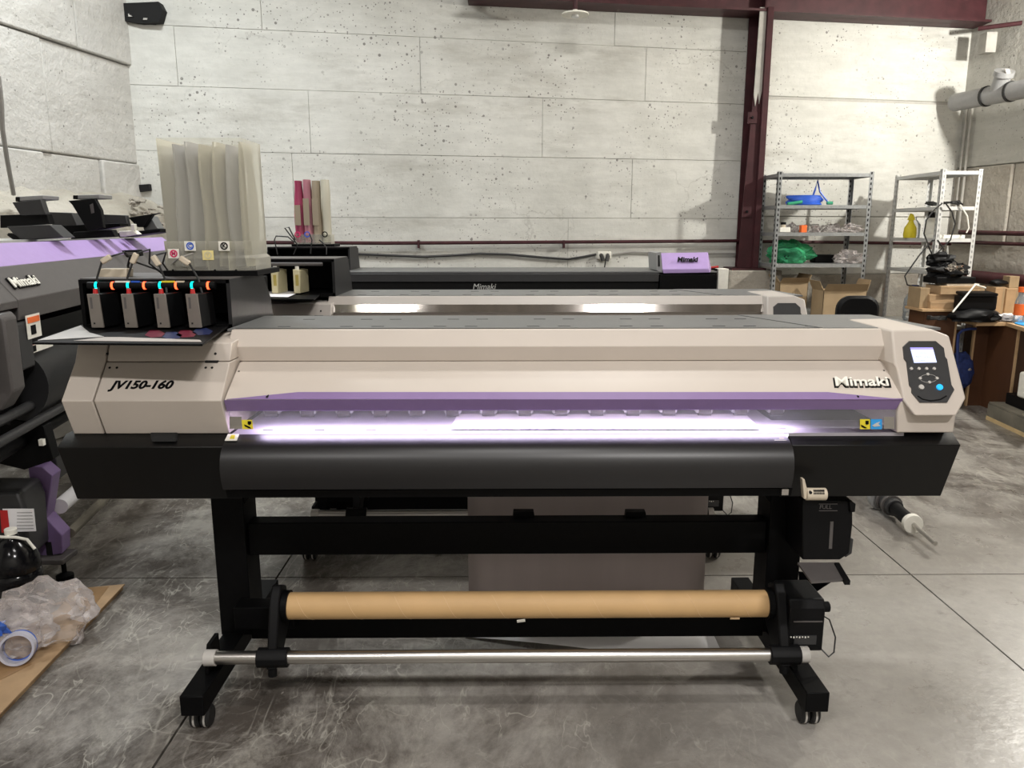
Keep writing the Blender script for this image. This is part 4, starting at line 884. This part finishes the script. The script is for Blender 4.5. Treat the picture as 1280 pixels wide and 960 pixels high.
stand('black tray with a raised grey wing at the far end of the left printer', [
    (((128, 268), (157, 269), (160, 283), (130, 284)), 4.7, .04, 'dgrey', 'low_wall'), (((160, 272), (199, 266), (190, 269), (180, 284), (172, 284)), 4.8, .04, 'blk2', 'rim'),
    (((176, 272), (188, 270), (197, 286), (180, 288)), 4.85, .1, 'grey', 'grey_wing'), (((140, 292), (200, 286), (200, 290), (150, 297)), 4.75, .2, 'black', 'base_plate')])
stand('pale white plastic clip beside the far tray on the left printer', [(((148, 289), (166, 288), (172, 293), (150, 296)), 4.6, .06, 'ivory', 'clip_body'), (((163, 280), (168, 280), (168, 288), (164, 288)), 4.6, .03, 'ivory', 'clip_tab')])
obj('plastic_sheet', MB().ext([W(0, 301, Y=3.4), W(85, 297, Y=4.2), W(85, 299, Y=4.2), W(0, 305, Y=3.4)], (-.25, 0, 0)), 'pvcl', label='pale bluish sheet lying flat on top of the left printer', cat='sheet')
stand('dark grey curved cradle lying at the front of the left printer top', [(((8, 283), (62, 281), (80, 297), (26, 300), (16, 292)), 3.7, .1, 'dgrey', 'cradle'), (((10, 291), (25, 299), (18, 301), (8, 294)), 3.69, .03, 'blk2', 'cradle_edge')])

# ================================================================== LEFT FOREGROUND
cb_ = thing('cardboard_sheet', 'flat brown cardboard sheet with tape lying on the floor at lower left', 'cardboard', (-1.9, 2.4, 0))
P_ = [W(156, 730, Z=.03), W(92, 736, Z=.03), W(72, 762, Z=.03), W(0, 800, Z=.03), W(-90, 822, Z=.03), W(-60, 950, Z=.03), W(0, 892, Z=.03)]
obj('top_board', MB().ext(P_, (0, 0, -.005)), 'card', cb_)
obj('lower_board', MB().ext([Vector((p.x-.015, p.y+.01, .010)) for p in P_], (0, 0, -.0095)), 'card', cb_)
obj('brown_tape', MB().ext([W(136, 733, Z=.031), W(108, 735, Z=.031), W(88, 757, Z=.031), W(113, 764, Z=.031)], (0, 0, .0006)), 'tape', cb_)
obj('brown_tape', MB().ext([W(40, 850-20, Z=.031), W(16, 812, Z=.031), W(-30, 840, Z=.031), W(-20, 860, Z=.031)], (0, 0, .0006)), 'tape', cb_)
k = W(43, 792, Z=.032)
mb = MB(); mb.blob(W(46, 778, Z=.10)+Vector((0, .05, 0)), (.17, .15, .12), 3, .15, 4, .8, 2.6); mb.blob(W(8, 788, Z=.09), (.15, .13, .10), 9, .18, 4, .7, 2.8)
o = obj('crumpled_film', mb, 'wrap', label='crumpled clear plastic wrap heaped on the cardboard sheet', cat='plastic wrap', smooth=0)
b_ = MB(); b_.blob(W(2, 772, Z=.15)+Vector((0, -.08, 0)), (.06, .03, .05), 4, .4, 3, 1, 3); obj('blue_film_scrap', b_, 'tblue', label='blue scrap of film at the left edge of the wrap heap', cat='plastic wrap', smooth=12)
c_ = W(22, 810, Z=.085); ax = Vector((.35, -.9, .25))
tp = thing('tape_roll', 'clear tape roll with blue inner edge on the cardboard sheet', 'tape', (c_.x, c_.y, .031))
obj('tape_ring', MB().ring(c_-ax.normalized()*.022, ax, .044, .056, .012, 40), 'tblue', tp, smooth=50)
obj('clear_layer', MB().ring(c_, ax, .047, .055, .05, 40), 'ctape', tp, smooth=50)
c_ = W(27, 764, Z=0.0)
bt = thing('ink_bottle', 'large black-filled plastic bottle with white cap and handle near the left foot cover', 'bottle', c_)
prf = [(.078, 0), (.088, .015), (.090, .05), (.084, .058), (.090, .066), (.090, .095), (.084, .103), (.090, .111), (.090, .14), (.084, .148), (.090, .156), (.088, .19), (.076, .22), (.045, .25), (.025, .262), (.022, .275)]
prf = [(r_, z_*1.2) for r_, z_ in prf]
obj('bottle_body', MB().loft([[c_+Vector((math.cos(a)*r, math.sin(a)*r, z)) for a in (2*math.pi*k/32 for k in range(32))] for r, z in prf]), 'ink', bt, smooth=50)
obj('bottle_cap', MB().tube([c_+Vector((0, 0, .327)), c_+Vector((0, 0, .352))], .022, 20), 'ivory', bt, bevel=.003)
obj('handle', MB().tube([c_+Vector(v)+Vector((0, 0, .055)) for v in ((-.055, -.02, .268), (-.03, -.025, .272), (.0, -.028, .272), (.03, -.02, .268), (.06, 0, .25), (.085, 0, .21))], .006, 8), 'ivory', bt)

# ================================================================== RIGHT FOREGROUND FLOOR
sf = thing('media_shaft', 'steel roll shaft with white and grey flanges lying on the floor right of the printers', 'shaft', (2.05, 3.6, 0))
p0, p1 = Vector((2.07, 4.15, .075)), Vector((2.02, 3.36, .055))
def al(t): return p0+(p1-p0)*t
obj('steel_rod', MB().tube([al(-.4), al(1)], .011, 14), 'steel', sf)
obj('white_flange', MB().tube([al(.68), al(.72)], .048, 28), 'ivory', sf, bevel=.003)
obj('black_sleeve', MB().tube([al(.45), al(.68)], .034, 24), 'blk2', sf)
obj('grey_sleeve', MB().tube([al(.2), al(.45)], .045, 24), 'dgrey', sf, bevel=.003)
obj('grey_flange', MB().tube([al(.22), al(.27)], .075, 28), 'pvc', sf, bevel=.004)
for t in (.30, .38): obj('sleeve_rib', MB().tube([al(t), al(t)+(p1-p0)*.025], .055, 20), 'mgrey', sf)
obj('rear_sleeve', MB().tube([al(-.4), al(.2)], .036, 24), 'blk2', sf)

# ================================================================== SHELF RACKS
def slots(mb, x, y, z0, z1, nx, ny):
    z = z0
    while z < z1:
        mb.rbox((x, y, z), (.010 if nx else .002, .002 if nx else .010, .022)); z += .045
def rack(name, lab, x0, x1, y0, y1, zs, mpost, mshelf, H=2.0, slotm='blk2'):
    T = thing(name, lab, 'shelf rack', ((x0+x1)/2, (y0+y1)/2, 0))
    w_ = .036
    for (x, sx) in ((x0, 1), (x1, -1)):
        for (y, sy) in ((y0, 1), (y1, -1)):
            b = MB(); b.box((min(x, x+sx*w_), min(y, y+sy*.003), 0), (max(x, x+sx*w_), max(y, y+sy*.003), H))
            b.box((min(x, x+sx*.003), min(y, y+sy*w_), 0), (max(x, x+sx*.003), max(y, y+sy*w_), H))
            p_ = obj('post', b, mpost, T)
            s_ = MB(); slots(s_, x+sx*w_*.55, y-sy*.001 if sy > 0 else y-.004, .05, H, 1, 0); slots(s_, x-sx*.001 if x == x0 else x+.001, y+sy*w_*.55, .05, H, 0, 1)
            obj('post_slot', s_, slotm, p_, kind='stuff')
    for z in zs:
        b = MB(); b.box((x0+.004, y0+.004, z-.003), (x1-.004, y1-.004, z)); b.box((x0+.004, y0+.003, z-.03), (x1-.004, y0+.006, z)); b.box((x0+.004, y1-.006, z-.03), (x1-.004, y1-.003, z))
        b.box((x0+.003, y0+.004, z-.03), (x0+.006, y1-.004, z)); b.box((x1-.006, y0+.004, z-.03), (x1-.003, y1-.004, z))
        obj('shelf', b, mshelf, T)
    return T
K1 = rack('shelf_rack', 'galvanised slotted shelf rack beside the maroon column', 2.43, 3.28, 7.0, 7.42, (.25, .75, 1.19, 1.47, 1.71, 1.985), 'galv', 'galv')
K2 = rack('shelf_rack', 'pale grey shelf rack standing end-on in the right corner', 3.72, 4.07, 6.7, 7.5, (.10, .66, 1.14, 1.42, 1.69, 1.985), 'paint', 'paint', slotm='galv')
# on the slotted rack
c_ = W(1012, 250, Y=7.14); z = 1.711
hs = thing('air_hose', 'coiled bright blue hose with green ends on the second shelf of the slotted rack', 'hose', (c_.x, 7.18, z))
mb = MB(); P2 = []
for i in range(160):
    a = i*2*math.pi/20; t = i/160
    P2.append(Vector((c_.x-.03+math.cos(a)*(.15-.015*math.sin(i)), 7.18+math.sin(a)*.09, z+.012+.010*(i//20))))
mb.tube(P2, .0085, 6); mb.tube([Vector((c_.x+.02, 7.14, z+.06)), Vector((c_.x+.04, 7.13, z+.14)), Vector((c_.x+.055, 7.13, z+.22)), Vector((c_.x+.085, 7.13, z+.12)), Vector((c_.x+.15, 7.10, z+.03))], .0085, 6)
obj('hose_coil', mb, 'blue', hs)
M['gend'] = mat('green_coupling', (.03, .30, .16), .4)
obj('hose_end', MB().tube([Vector((c_.x-.22, 7.08, z+.012)), Vector((c_.x-.09, 7.08, z+.03))], .015, 10), 'gend', hs)
obj('hose_end', MB().tube([Vector((c_.x+.14, 7.09, z+.02)), Vector((c_.x+.19, 7.09, z+.02))], .015, 10), 'gend', hs)
z = 1.471
c_ = W(980, 290, Y=7.1); jr = thing('adhesive_bottle', 'small white square bottle on the third shelf of the slotted rack', 'bottle', (c_.x, 7.15, z))
obj('bottle_body', MB().box((c_.x-.045, 7.09, z), (c_.x+.055, 7.17, z+.045)), 'ivory', jr, bevel=.006); obj('bottle_neck', MB().tube([(c_.x, 7.13, z+.045), (c_.x, 7.13, z+.085)], .02, 12), 'tan', jr)
obj('bottle_lid', MB().tube([(c_.x, 7.13, z+.07), (c_.x, 7.13, z+.092)], .024, 12), 'blk2', jr)
c_ = W(1004, 290, Y=7.1); obj('orange_box', MB().box((c_.x-.025, 7.08, z), (c_.x+.025, 7.14, z+.065)), 'orange', label='small orange box on the third shelf of the slotted rack', cat='box', bevel=.002)
for i, (px, wd, lab) in enumerate(((992, .045, 'greenish clear film bundle left of the orange box'), (1018, .06, 'greenish clear film bundle right of the orange box'), (1040, .085, 'clear plastic wrap heap in the middle of the third shelf'), (1066, .085, 'clear plastic wrap heap at the right end of the third shelf'))):
    c_ = W(px, 290, Y=7.2); obj('plastic_wrap', MB().blob((c_.x, 7.24, z+.03), (wd, .09, .05), i+20, .35, 3, .6), 'wrap', label=lab, cat='plastic wrap', smooth=12)
z = 1.191
c_ = W(990, 322, Y=7.15); bgn = obj('green_bag', MB().blob((c_.x+.0, 7.22, z+.085), (.19, .14, .115), 31, .22, 4, .72, 2), 'green', label='crumpled green plastic bag on the fourth shelf of the slotted rack', cat='bag', smooth=14)
obj('bag_contents', MB().blob((c_.x-.02, 7.21, z+.08), (.13, .09, .07), 33, .2, 3, .9), 'blk2', bgn)
c_ = W(1060, 322, Y=7.2); obj('plastic_wrap', MB().blob((c_.x, 7.2, z+.04), (.13, .11, .075), 35, .35, 3, .5), 'wrap', label='clear film heap at the right end of the fourth shelf', cat='plastic wrap', smooth=12)
c_ = W(1028, 322, Y=7.3); obj('black_case', MB().box((c_.x-.09, 7.25, z), (c_.x+.10, 7.38, z+.075)), 'blk2', label='low black case behind the wrap on the fourth shelf', cat='case', bevel=.01)
# cartons in and before the slotted rack
def carton(lab, x0, x1, y0, y1, z0, z1, m_='card', flaps=True, parent_mark=None):
    T = thing('cardboard_box', lab, 'box', ((x0+x1)/2, (y0+y1)/2, z0)); t = .004
    b = MB(); b.box((x0, y0, z0), (x1, y1, z0+t)); b.box((x0, y0, z0), (x1, y0+t, z1)); b.box((x0, y1-t, z0), (x1, y1, z1)); b.box((x0, y0, z0), (x0+t, y1, z1)); b.box((x1-t, y0, z0), (x1, y1, z1))
    if not flaps: b.box((x0, y0, z1-t), (x1, y1, z1))
    obj('box_body', b, m_, T)
    if flaps:
        h = (z1-z0)*.3
        obj('flap', MB().ext([(x0, y0, z1), (x1, y0, z1), (x1-.01, y0-.05, z1+h*.6), (x0+.01, y0-.05, z1+h*.6)], (0, .004, 0)), m_, T)
        obj('flap', MB().ext([(x0, y0, z1), (x0, y1, z1), (x0-.04, y1-.01, z1+h*.8), (x0-.04, y0+.01, z1+h*.8)], (.004, 0, 0)), m_, T)
        obj('flap', MB().ext([(x1, y0, z1), (x1, y1, z1), (x1+.03, y1-.01, z1+h*.9), (x1+.03, y0+.01, z1+h*.9)], (.004, 0, 0)), m_, T)
    return T
carton('open brown carton at the left on the lower shelf of the slotted rack', 2.52, 2.78, 7.03, 7.36, .752, 1.02, 'card2')
bx = carton('larger open brown carton with printed mark, right of the other on the lower shelf', 2.80, 3.18, 6.72, 6.98, .62, .97, 'card2')
obj('carton_support', MB().box((2.78, 6.70, 0), (3.2, 6.99, .618)), 'card2', label='tall closed brown carton under the larger open carton', cat='box', bevel=.003)
text('B5', 'printed_mark', (3.10, 6.718, .74), .09, 'blk2', bx, ext=.0005)
obj('orange_rag', MB().blob((2.98, 6.85, .99), (.05, .05, .03), 4, .2, 2), 'orange', label='orange rag showing at the top of the larger open carton', cat='rag')
# end-on rack contents
z = 1.421
c_ = W(1137, 295, Y=7.2); X_ = 3.80
sb = thing('spray_bottle', 'yellow spray bottle on the middle shelf of the end-on rack', 'bottle', (c_.x, 7.2, z))
obj('bottle_body', MB().loft([[Vector((c_.x+math.cos(a)*r, 7.2+math.sin(a)*r*.7, z+zz)) for a in (2*math.pi*k/16 for k in range(16))] for r, zz in ((.055, 0), (.06, .03), (.055, .09), (.025, .14), (.02, .16))]), 'yellow', sb, smooth=50)
obj('spray_head', MB().ext([(c_.x-.03, 7.185, z+.16), (c_.x+.03, 7.185, z+.16), (c_.x+.01, 7.185, z+.21), (c_.x-.01, 7.185, z+.22)], (0, .03, 0)), 'yellow', sb)
c_ = W(1143, 295, Y=7.35); 
obj('clear_jug', MB().loft([[Vector((c_.x+math.cos(a)*r, 7.38+math.sin(a)*r, z+zz)) for a in (2*math.pi*k/16 for k in range(16))] for r, zz in ((.06, 0), (.06, .12), (.02, .17), (.02, .19))]), 'pet', label='clear jug behind the yellow spray bottle', cat='bottle', smooth=50)
c_ = W(1162, 296, Y=7.05); kn = thing('white_canister', 'tall white canister with black cap on the middle shelf of the end-on rack', 'canister', (c_.x, 7.05, z))
obj('canister_body', MB().tube([(c_.x, 7.05, z), (c_.x, 7.05, z+.18)], .04, 20), 'ivory', kn, bevel=.006); obj('canister_cap', MB().tube([(c_.x, 7.05, z+.18), (c_.x, 7.05, z+.23)], .03, 14), 'blk2', kn)
z = 1.691
obj('cable_tangle', MB().tube([Vector((3.90+math.cos(i*.7)*(.10+.03*math.sin(i*1.3)), 6.95+math.sin(i*.7)*(.18+.04*math.sin(i)), z+.02+.015*math.sin(i*2.1)+.015)) for i in range(60)], .006, 6), 'cable', label='black cable tangle on the upper shelf of the end-on rack', cat='cable')
for i, pth in enumerate((((1178, 254), (1168, 262), (1158, 275), (1155, 292), (1160, 305), (1168, 300)), ((1182, 254), (1190, 265), (1194, 280), (1188, 300), (1170, 318), (1160, 345)), ((1166, 300), (1150, 318), (1138, 335), (1131, 345), (1134, 356), (1148, 360)), ((1200, 256), (1209, 270), (1211, 285), (1208, 291)), ((1172, 300), (1180, 312), (1176, 322), (1165, 318), (1160, 306)))):
    obj('hanging_cable', MB().tube([W(x, y, Y=6.66+.01*i) for x, y in pth], .006, 6), 'cable' if i != 3 else 'ivory', label=('black cable looping down the front post of the end-on rack', 'black cable hanging across the near end of the end-on rack', 'black cable trailing low at the left of the end-on rack', 'white cable loop hanging at the near right of the end-on rack', 'small black cable loop tied below the middle shelf')[i], cat='cable')
obj('white_tray', MB().box((3.78, 6.74, 1.421), (4.0, 6.98, 1.45)), 'ivory', label='white tray at the near end of the middle shelf of the end-on rack', cat='tray', bevel=.004)
c_ = W(1122, 387, Z=.55); c_ = Vector((3.62, 6.98, 0))
wbt = thing('water_bottle', 'large clear ribbed water bottle on the low shelf of the end-on rack', 'bottle', (3.82, 7.2, .661))
prf2 = [(.07, 0), (.085, .02), (.085, .06), (.079, .068), (.085, .076), (.085, .12), (.079, .128), (.085, .136), (.083, .18), (.06, .22), (.028, .25), (.028, .27)]
obj('bottle_body', MB().loft([[Vector((3.83+math.cos(a)*r, 7.15+math.sin(a)*r, .661+zz*1.1)) for a in (2*math.pi*k/24 for k in range(24))] for r, zz in prf2]), 'pet', wbt, smooth=50)
obj('bottle_cap', MB().tube([(3.83, 7.15, .955), (3.83, 7.15, .99)], .032, 16), 'navy', wbt)
# black bag and box draped at the near end of the rack / on the cartons

# ---- office chair behind the second printer
ch = thing('office_chair', 'black fabric office chair with rounded back, in front of the shelf racks', 'chair', (2.35, 5.15, 0))
cxx = W(1074, 385, Y=5.1).x; zc_ = Zat(371, 5.1)
mb = MB()
def rrect(x, z, w_, h_, y, c=.09, n=6):
    out = []
    for (sx, sz, a0) in ((1, 1, 0), (-1, 1, 90), (-1, -1, 180), (1, -1, 270)):
        for k in range(n+1):
            a = R(a0+90*k/n); out.append(Vector((x+sx*(w_/2-c)+math.cos(a)*c, y, z+sz*(h_/2-c)+math.sin(a)*c)))
    return out
mb.loft([rrect(cxx, zc_-.17, .25, .31, 5.10, .08), rrect(cxx, zc_-.17, .285, .345, 5.115, .09), rrect(cxx, zc_-.17, .285, .345, 5.14, .09), rrect(cxx, zc_-.17, .25, .31, 5.155, .08)])
obj('backrest', mb, 'blk2', ch)
obj('seat', MB().loft([[Vector((p.x, 5.0+p.z-.65, .45+dz)) for p in rrect(cxx, .45, .44*k_, .42*k_, 0, .1)] for dz, k_ in ((-.03, .92), (0, 1), (.03, 1), (.05, .94))]), 'blk2', ch)
obj('back_strut', MB().tube([(cxx, 5.16, zc_-.2), (cxx, 5.17, .5), (cxx, 5.0, .42)], .015), 'black', ch)
obj('gas_post', MB().tube([(cxx, 4.8, .08), (cxx, 4.8, .43)], .022), 'black', ch)
for i in range(5):
    a = i*2*math.pi/5; e = Vector((cxx+math.cos(a)*.27, 4.8+math.sin(a)*.27, .065)); obj('base_arm', MB().tube([(cxx, 4.8, .10), e], .016, 8), 'black', ch); obj('caster', MB().tube([e-Vector((.02, 0, .035)), e+Vector((.02, 0, -.035))], .029, 14), 'black', ch)

# ================================================================== DESK
ZD = .75
D_ = thing('corner_desk', 'dark brown laminate desk with pale edged top by the right wall', 'desk', (4.3, 6.6, 0))
tp_ = [W(1192, 397, Z=ZD), W(1221, 403, Z=ZD), W(1258, 403, Z=ZD), W(1284, 411, Z=ZD), W(1330, 425, Z=ZD)]
tp_ += [Vector((4.90, 6.2, ZD)), Vector((4.70, 7.2, ZD)), Vector((4.12, 7.2, ZD)), Vector((4.12, 6.66, ZD)), Vector((3.86, 6.66, ZD))]
obj('desk_top', MB().ext(tp_, (0, 0, -.03)), 'beech', D_, bevel=.002)
obj('front_panel', MB().ext([W(1221, 404, Z=ZD-.03)+Vector((.01, .02, 0)), W(1262, 404, Z=ZD-.03)+Vector((0, .03, 0)), W(1262, 404, Z=ZD-.03)+Vector((0, .046, 0)), W(1221, 404, Z=ZD-.03)+Vector((.01, .036, 0))], (0, 0, -(ZD-.03))), 'wood', D_)
kp = W(1221, 404, Z=ZD-.03); obj('panel_edge', MB().box((kp.x-.004, kp.y+.016, 0), (kp.x+.012, kp.y+.04, ZD-.031)), 'beech', D_)
kp = W(1276, 411, Z=ZD-.03); obj('side_panel', MB().box((kp.x, kp.y+.03, 0), (kp.x+.016, kp.y+.9, ZD-.031)), 'wood', D_)
obj('panel_edge', MB().box((kp.x-.004, kp.y+.02, 0), (kp.x+.014, kp.y+.032, ZD-.031)), 'beech', D_)
obj('drawer_front', MB().box((kp.x+.016, kp.y+.06, .03), (kp.x+.5, kp.y+.08, ZD-.04)), 'wood', D_)
ZW = .845; wx0, wx1 = Xat(1153, 6.38, ZW), Xat(1232, 6.38, ZW)
obj('raised_side_top', MB().box((wx0, 6.38, ZW-.022), (wx1, 6.665, ZW)), 'beech', D_, bevel=.002)
obj('side_panel', MB().box((wx0+.04, 6.40, 0), (wx0+.30, 6.418, ZW-.023)), 'wood', D_)
obj('side_panel', MB().box((wx0+.04, 6.42, 0), (wx0+.056, 6.66, ZW-.023)), 'wood', D_)
obj('panel_edge', MB().box((wx0+.30, 6.395, 0), (wx0+.316, 6.42, ZW-.023)), 'beech', D_)
obj('back_panel', MB().box((4.12, 7.1, .1), (4.68, 7.116, ZD-.031)), 'wood', D_)
# hand truck with blue bag under the desk
ht = thing('hand_truck', 'dark blue bent-tube hand truck leaning under the desk', 'hand truck', W(1207, 515, Z=0))
hk = lambda x, y, Y=6.35: W(x, y, Y=Y)
obj('tube_frame', MB().tube([hk(1197, 480), hk(1197, 430), hk(1198, 418), hk(1203, 413), hk(1212, 411), hk(1220, 411)], .012), 'navy', ht)
hx = hk(1197, 480).x; zz = hk(1197, 480).z
obj('frame_leg', MB().tube([(hx, 6.35, zz), (hx, 6.35, .02)], .012), 'navy', ht)
obj('blue_bag', MB().blob(hk(1207, 468)+Vector((.03, .14, 0)), (.11, .09, .17), 6, .12, 3, 1), 'navy', ht, label='blue cloth bag')
bgg = hk(1212, 463); obj('metal_latch', MB().blob(bgg, (.015, .012, .02), 2, .2, 1), 'steel', ht)
# on the desk: stack of thin cartons
def flatbox(lab, x0, y0px, x1, y1px, Y, dep, m_='card', grp=None, rot=0):
    a, c_ = W(x0, y0px, Y=Y), W(x1, y1px, Y=Y)
    T = obj('cardboard_box', MB().box((a.x, Y, min(a.z, c_.z)), (c_.x, Y+dep, max(a.z, c_.z))), m_, label=lab, cat='box', group=grp, bevel=.002)
    zt = max(a.z, c_.z)
    obj('box_tape', MB().box((a.x-.001, Y+dep*.45, zt), (c_.x+.001, Y+dep*.6, zt+.0008)), 'tape', T)
    return T
Yd = 6.42
def B(lab, px0, px1, z0, z1, Y, dep, m_='card', nm='cardboard_box', cat='box', bev=.002):
    a, c_ = Xat(px0, Y, (z0+z1)/2), Xat(px1, Y, (z0+z1)/2)
    T = obj(nm, MB().box((a, Y, z0), (c_, Y+dep, z1)), m_, label=lab, cat=cat, bevel=bev)
    if cat == 'box':
        obj('lid_seam', MB().box((a+.002, Y-.0012, z1-.018), (c_-.002, Y+.001, z1-.016)), 'tape', T)
        obj('side_tape', MB().box((c_-.03, Y-.0014, z0+.004), (c_-.012, Y+.001, z1-.003)), 'card2', T)
    return T
B('thin brown carton at the bottom of the desk stack', 1163, 1202, ZW+.001, ZW+.058, 6.41, .24)
B('thin brown carton, second from the bottom of the desk stack', 1162, 1210, ZW+.059, ZW+.118, 6.42, .23)
B('long thin brown carton, third from the bottom of the desk stack', 1176, 1231, ZW+.119, ZW+.190, 6.40, .24)
B('upright pale carton behind the left side of the desk stack', 1150, 1161.5, ZW+.001, ZW+.17, 6.45, .2, 'card2')
B('black flat case lying on top of the carton stack', 1171, 1220, ZW+.206, ZW+.262, 6.43, .22, 'blk2', 'black_case', 'case', .008)
obj('case_support', MB().box((Xat(1178, 6.5, 1), 6.44, ZW+.191), (Xat(1218, 6.5, 1), 6.62, ZW+.205)), 'ivory', label='white papers between the cartons and the black case', cat='paper')
mb = MB(); kx = Xat(1184, 6.5, 1.15)
mb.blob((kx, 6.50, ZW+.262+.05), (.16, .08, .07), 12, .28, 4, .7, 2); mb.blob((kx-.07, 6.50, ZW+.40), (.11, .06, .06), 14, .3, 3, 1, 2)
bgb = obj('black_bag', mb, 'blk2', label='crumpled black bag on top of the black case at the rack end', cat='bag', smooth=18)
obj('foil_lining', MB().blob((kx+.02, 6.44, ZW+.33), (.07, .03, .04), 16, .4, 3, 1), 'chrome', bgb, smooth=8)
obj('long_wand', MB().tube([W(1191, 390, Y=6.12), W(1205, 373, Y=6.18), W(1219, 356, Y=6.24), W(1232, 360, Y=6.26)], .007, 8), 'ivory', label='thin white bent rod leaning across the cartons on the desk', cat='rod')
B('small brown carton near the wall on the desk, left one of two', 1243, 1256.5, .751, .99, 6.86, .14)
B('small brown carton near the wall on the desk, right one of two', 1257, 1273, .751, .98, 6.84, .16)
B('small pale carton standing on the right wall carton', 1262, 1274, .981, 1.085, 6.90, .10, 'card2')
obj('black_bundle', MB().blob((Xat(1250, 6.9, 1.02), 6.93, 1.022), (.07, .05, .03), 5, .25, 2, .8), 'blk2', label='small black bundle on the left wall carton', cat='bundle')
# black camera/printer case and straps
mb = MB(); k = W(1226, 390, Y=6.2)
cs = thing('equipment_case', 'black padded equipment case lying open on the desk corner', 'case', (k.x, 6.32, .751))
obj('case_body', MB().box((Xat(1206, 6.2, .9), 6.27, .84), (Xat(1254, 6.2, .9), 6.37, .97)), 'blk2', cs, bevel=.02, seg=3)
obj('case_base', MB().blob((Xat(1226, 6.2, .8), 6.29, .79), (.21, .10, .07), 7, .13, 3, .5, 2), 'blk2', cs)
obj('case_pocket', MB().ext([W(1228, 388, Z=.80), W(1238, 395, Z=.79), W(1253, 394, Z=.79), W(1243, 388, Z=.80)], (0, 0, .006)), 'dgrey', cs)
obj('case_lid', MB().loft([rrect(Xat(1229, 6.2, .9), .975, .29, .025, 6.25, .01, 3), rrect(Xat(1229, 6.2, .9), .985, .27, .025, 6.37, .01, 3)]), 'blk2', cs)
obj('black_cables', MB().tube([Vector((Xat(1177, 6.3, .78)+math.cos(i*.9)*.08, 6.36+math.sin(i*.9)*.05, .758+.005+.012*(i % 5)/2)) for i in range(48)], .007, 6), 'cable', label='coiled black cables at the left edge of the desk corner', cat='cable')
obj('white_cloth', MB().blob((Xat(1262, 6.3, .77), 6.32, .775), (.09, .07, .035), 8, .35, 3, .65), 'paper', label='white crumpled tissue right of the black case on the desk', cat='tissue', smooth=15)
kx = Xat(1274.5, 6.2, .85)
ob = thing('solvent_bottle', 'clear bottle with orange cap and orange label at the right photo edge', 'bottle', (kx, 6.2, .751))
obj('bottle_body', MB().loft([[Vector((kx+math.cos(a)*r, 6.2+math.sin(a)*r, .751+zz)) for a in (2*math.pi*k/16 for k in range(16))] for r, zz in ((.038, 0), (.040, .01), (.040, .17), (.024, .22), (.022, .25))]), 'pet', ob, smooth=50)
obj('bottle_label', MB().ring((kx, 6.2, .86), (0, 0, 1), .0405, .042, .09), 'orange', ob)
obj('bottle_cap', MB().tube([(kx, 6.2, 1.0), (kx, 6.2, 1.04)], .028, 14), 'orange', ob)
obj('blue_folder', MB().ext([W(1268, 404.5, Z=.752), W(1282, 408, Z=.752), W(1290, 403, Z=.752), W(1276, 400.5, Z=.752)], (0, 0, .006)), 'lblue', label='light blue folder at the desk edge by the orange bottle', cat='folder')
# pallet board with black slab and white canister
pb = thing('wooden_pallet', 'dusty wooden crate base on the floor by the right photo edge', 'pallet', (4.1, 5.9, 0))
P0, P1 = W(1232, 524, Z=.0), W(1300, 556, Z=0)
u = (P1-P0).normalized(); v = Vector((-u.y, u.x, 0)); v = v if v.x > 0 else -v
def PB(a, b_, c0, c1, z0, z1): return MB().ext([P0+u*a+v*c0+Vector((0, 0, z0)), P0+u*b_+v*c0+Vector((0, 0, z0)), P0+u*b_+v*c1+Vector((0, 0, z0)), P0+u*a+v*c1+Vector((0, 0, z0))], (0, 0, z1-z0))
obj('edge_board', PB(0, 1.2, 0, .02, 0, .03), 'pine', pb)
obj('crate_side', PB(0, 1.2, .005, .02, .031, .13), 'oldw', pb)
for i in range(3): obj('top_plank', PB(0, 1.2, .01+i*.17, .165+i*.17, .131, .146), 'oldw', pb, bevel=.002)
for a_ in (.02, .5, 1.1): obj('runner', PB(a_, a_+.08, .03, .5, 0.0, .13), 'oldw', pb)
obj('black_slab', PB(.06, 1.2, .10, .45, .147, .235), 'blk2', label='flat black slab lying on the wooden crate base', cat='slab', bevel=.004)
q = W(1294, 500, Z=.236); 
wc = thing('white_jerrycan', 'white canister with black round mark standing on the black slab', 'canister', q)
obj('can_body', MB().box(q+Vector((-.07, .02, 0)), q+Vector((.1, .12, .20))), 'ivory', wc, bevel=.02, seg=3)
obj('can_mark', MB().tube([q+Vector((-.03, .018, .11)), q+Vector((-.03, .022, .11))], .03, 18), 'black', wc)
obj('can_label_line', MB().box(q+Vector((-.06, .018, .035)), q+Vector((.02, .022, .05))), 'black', wc)
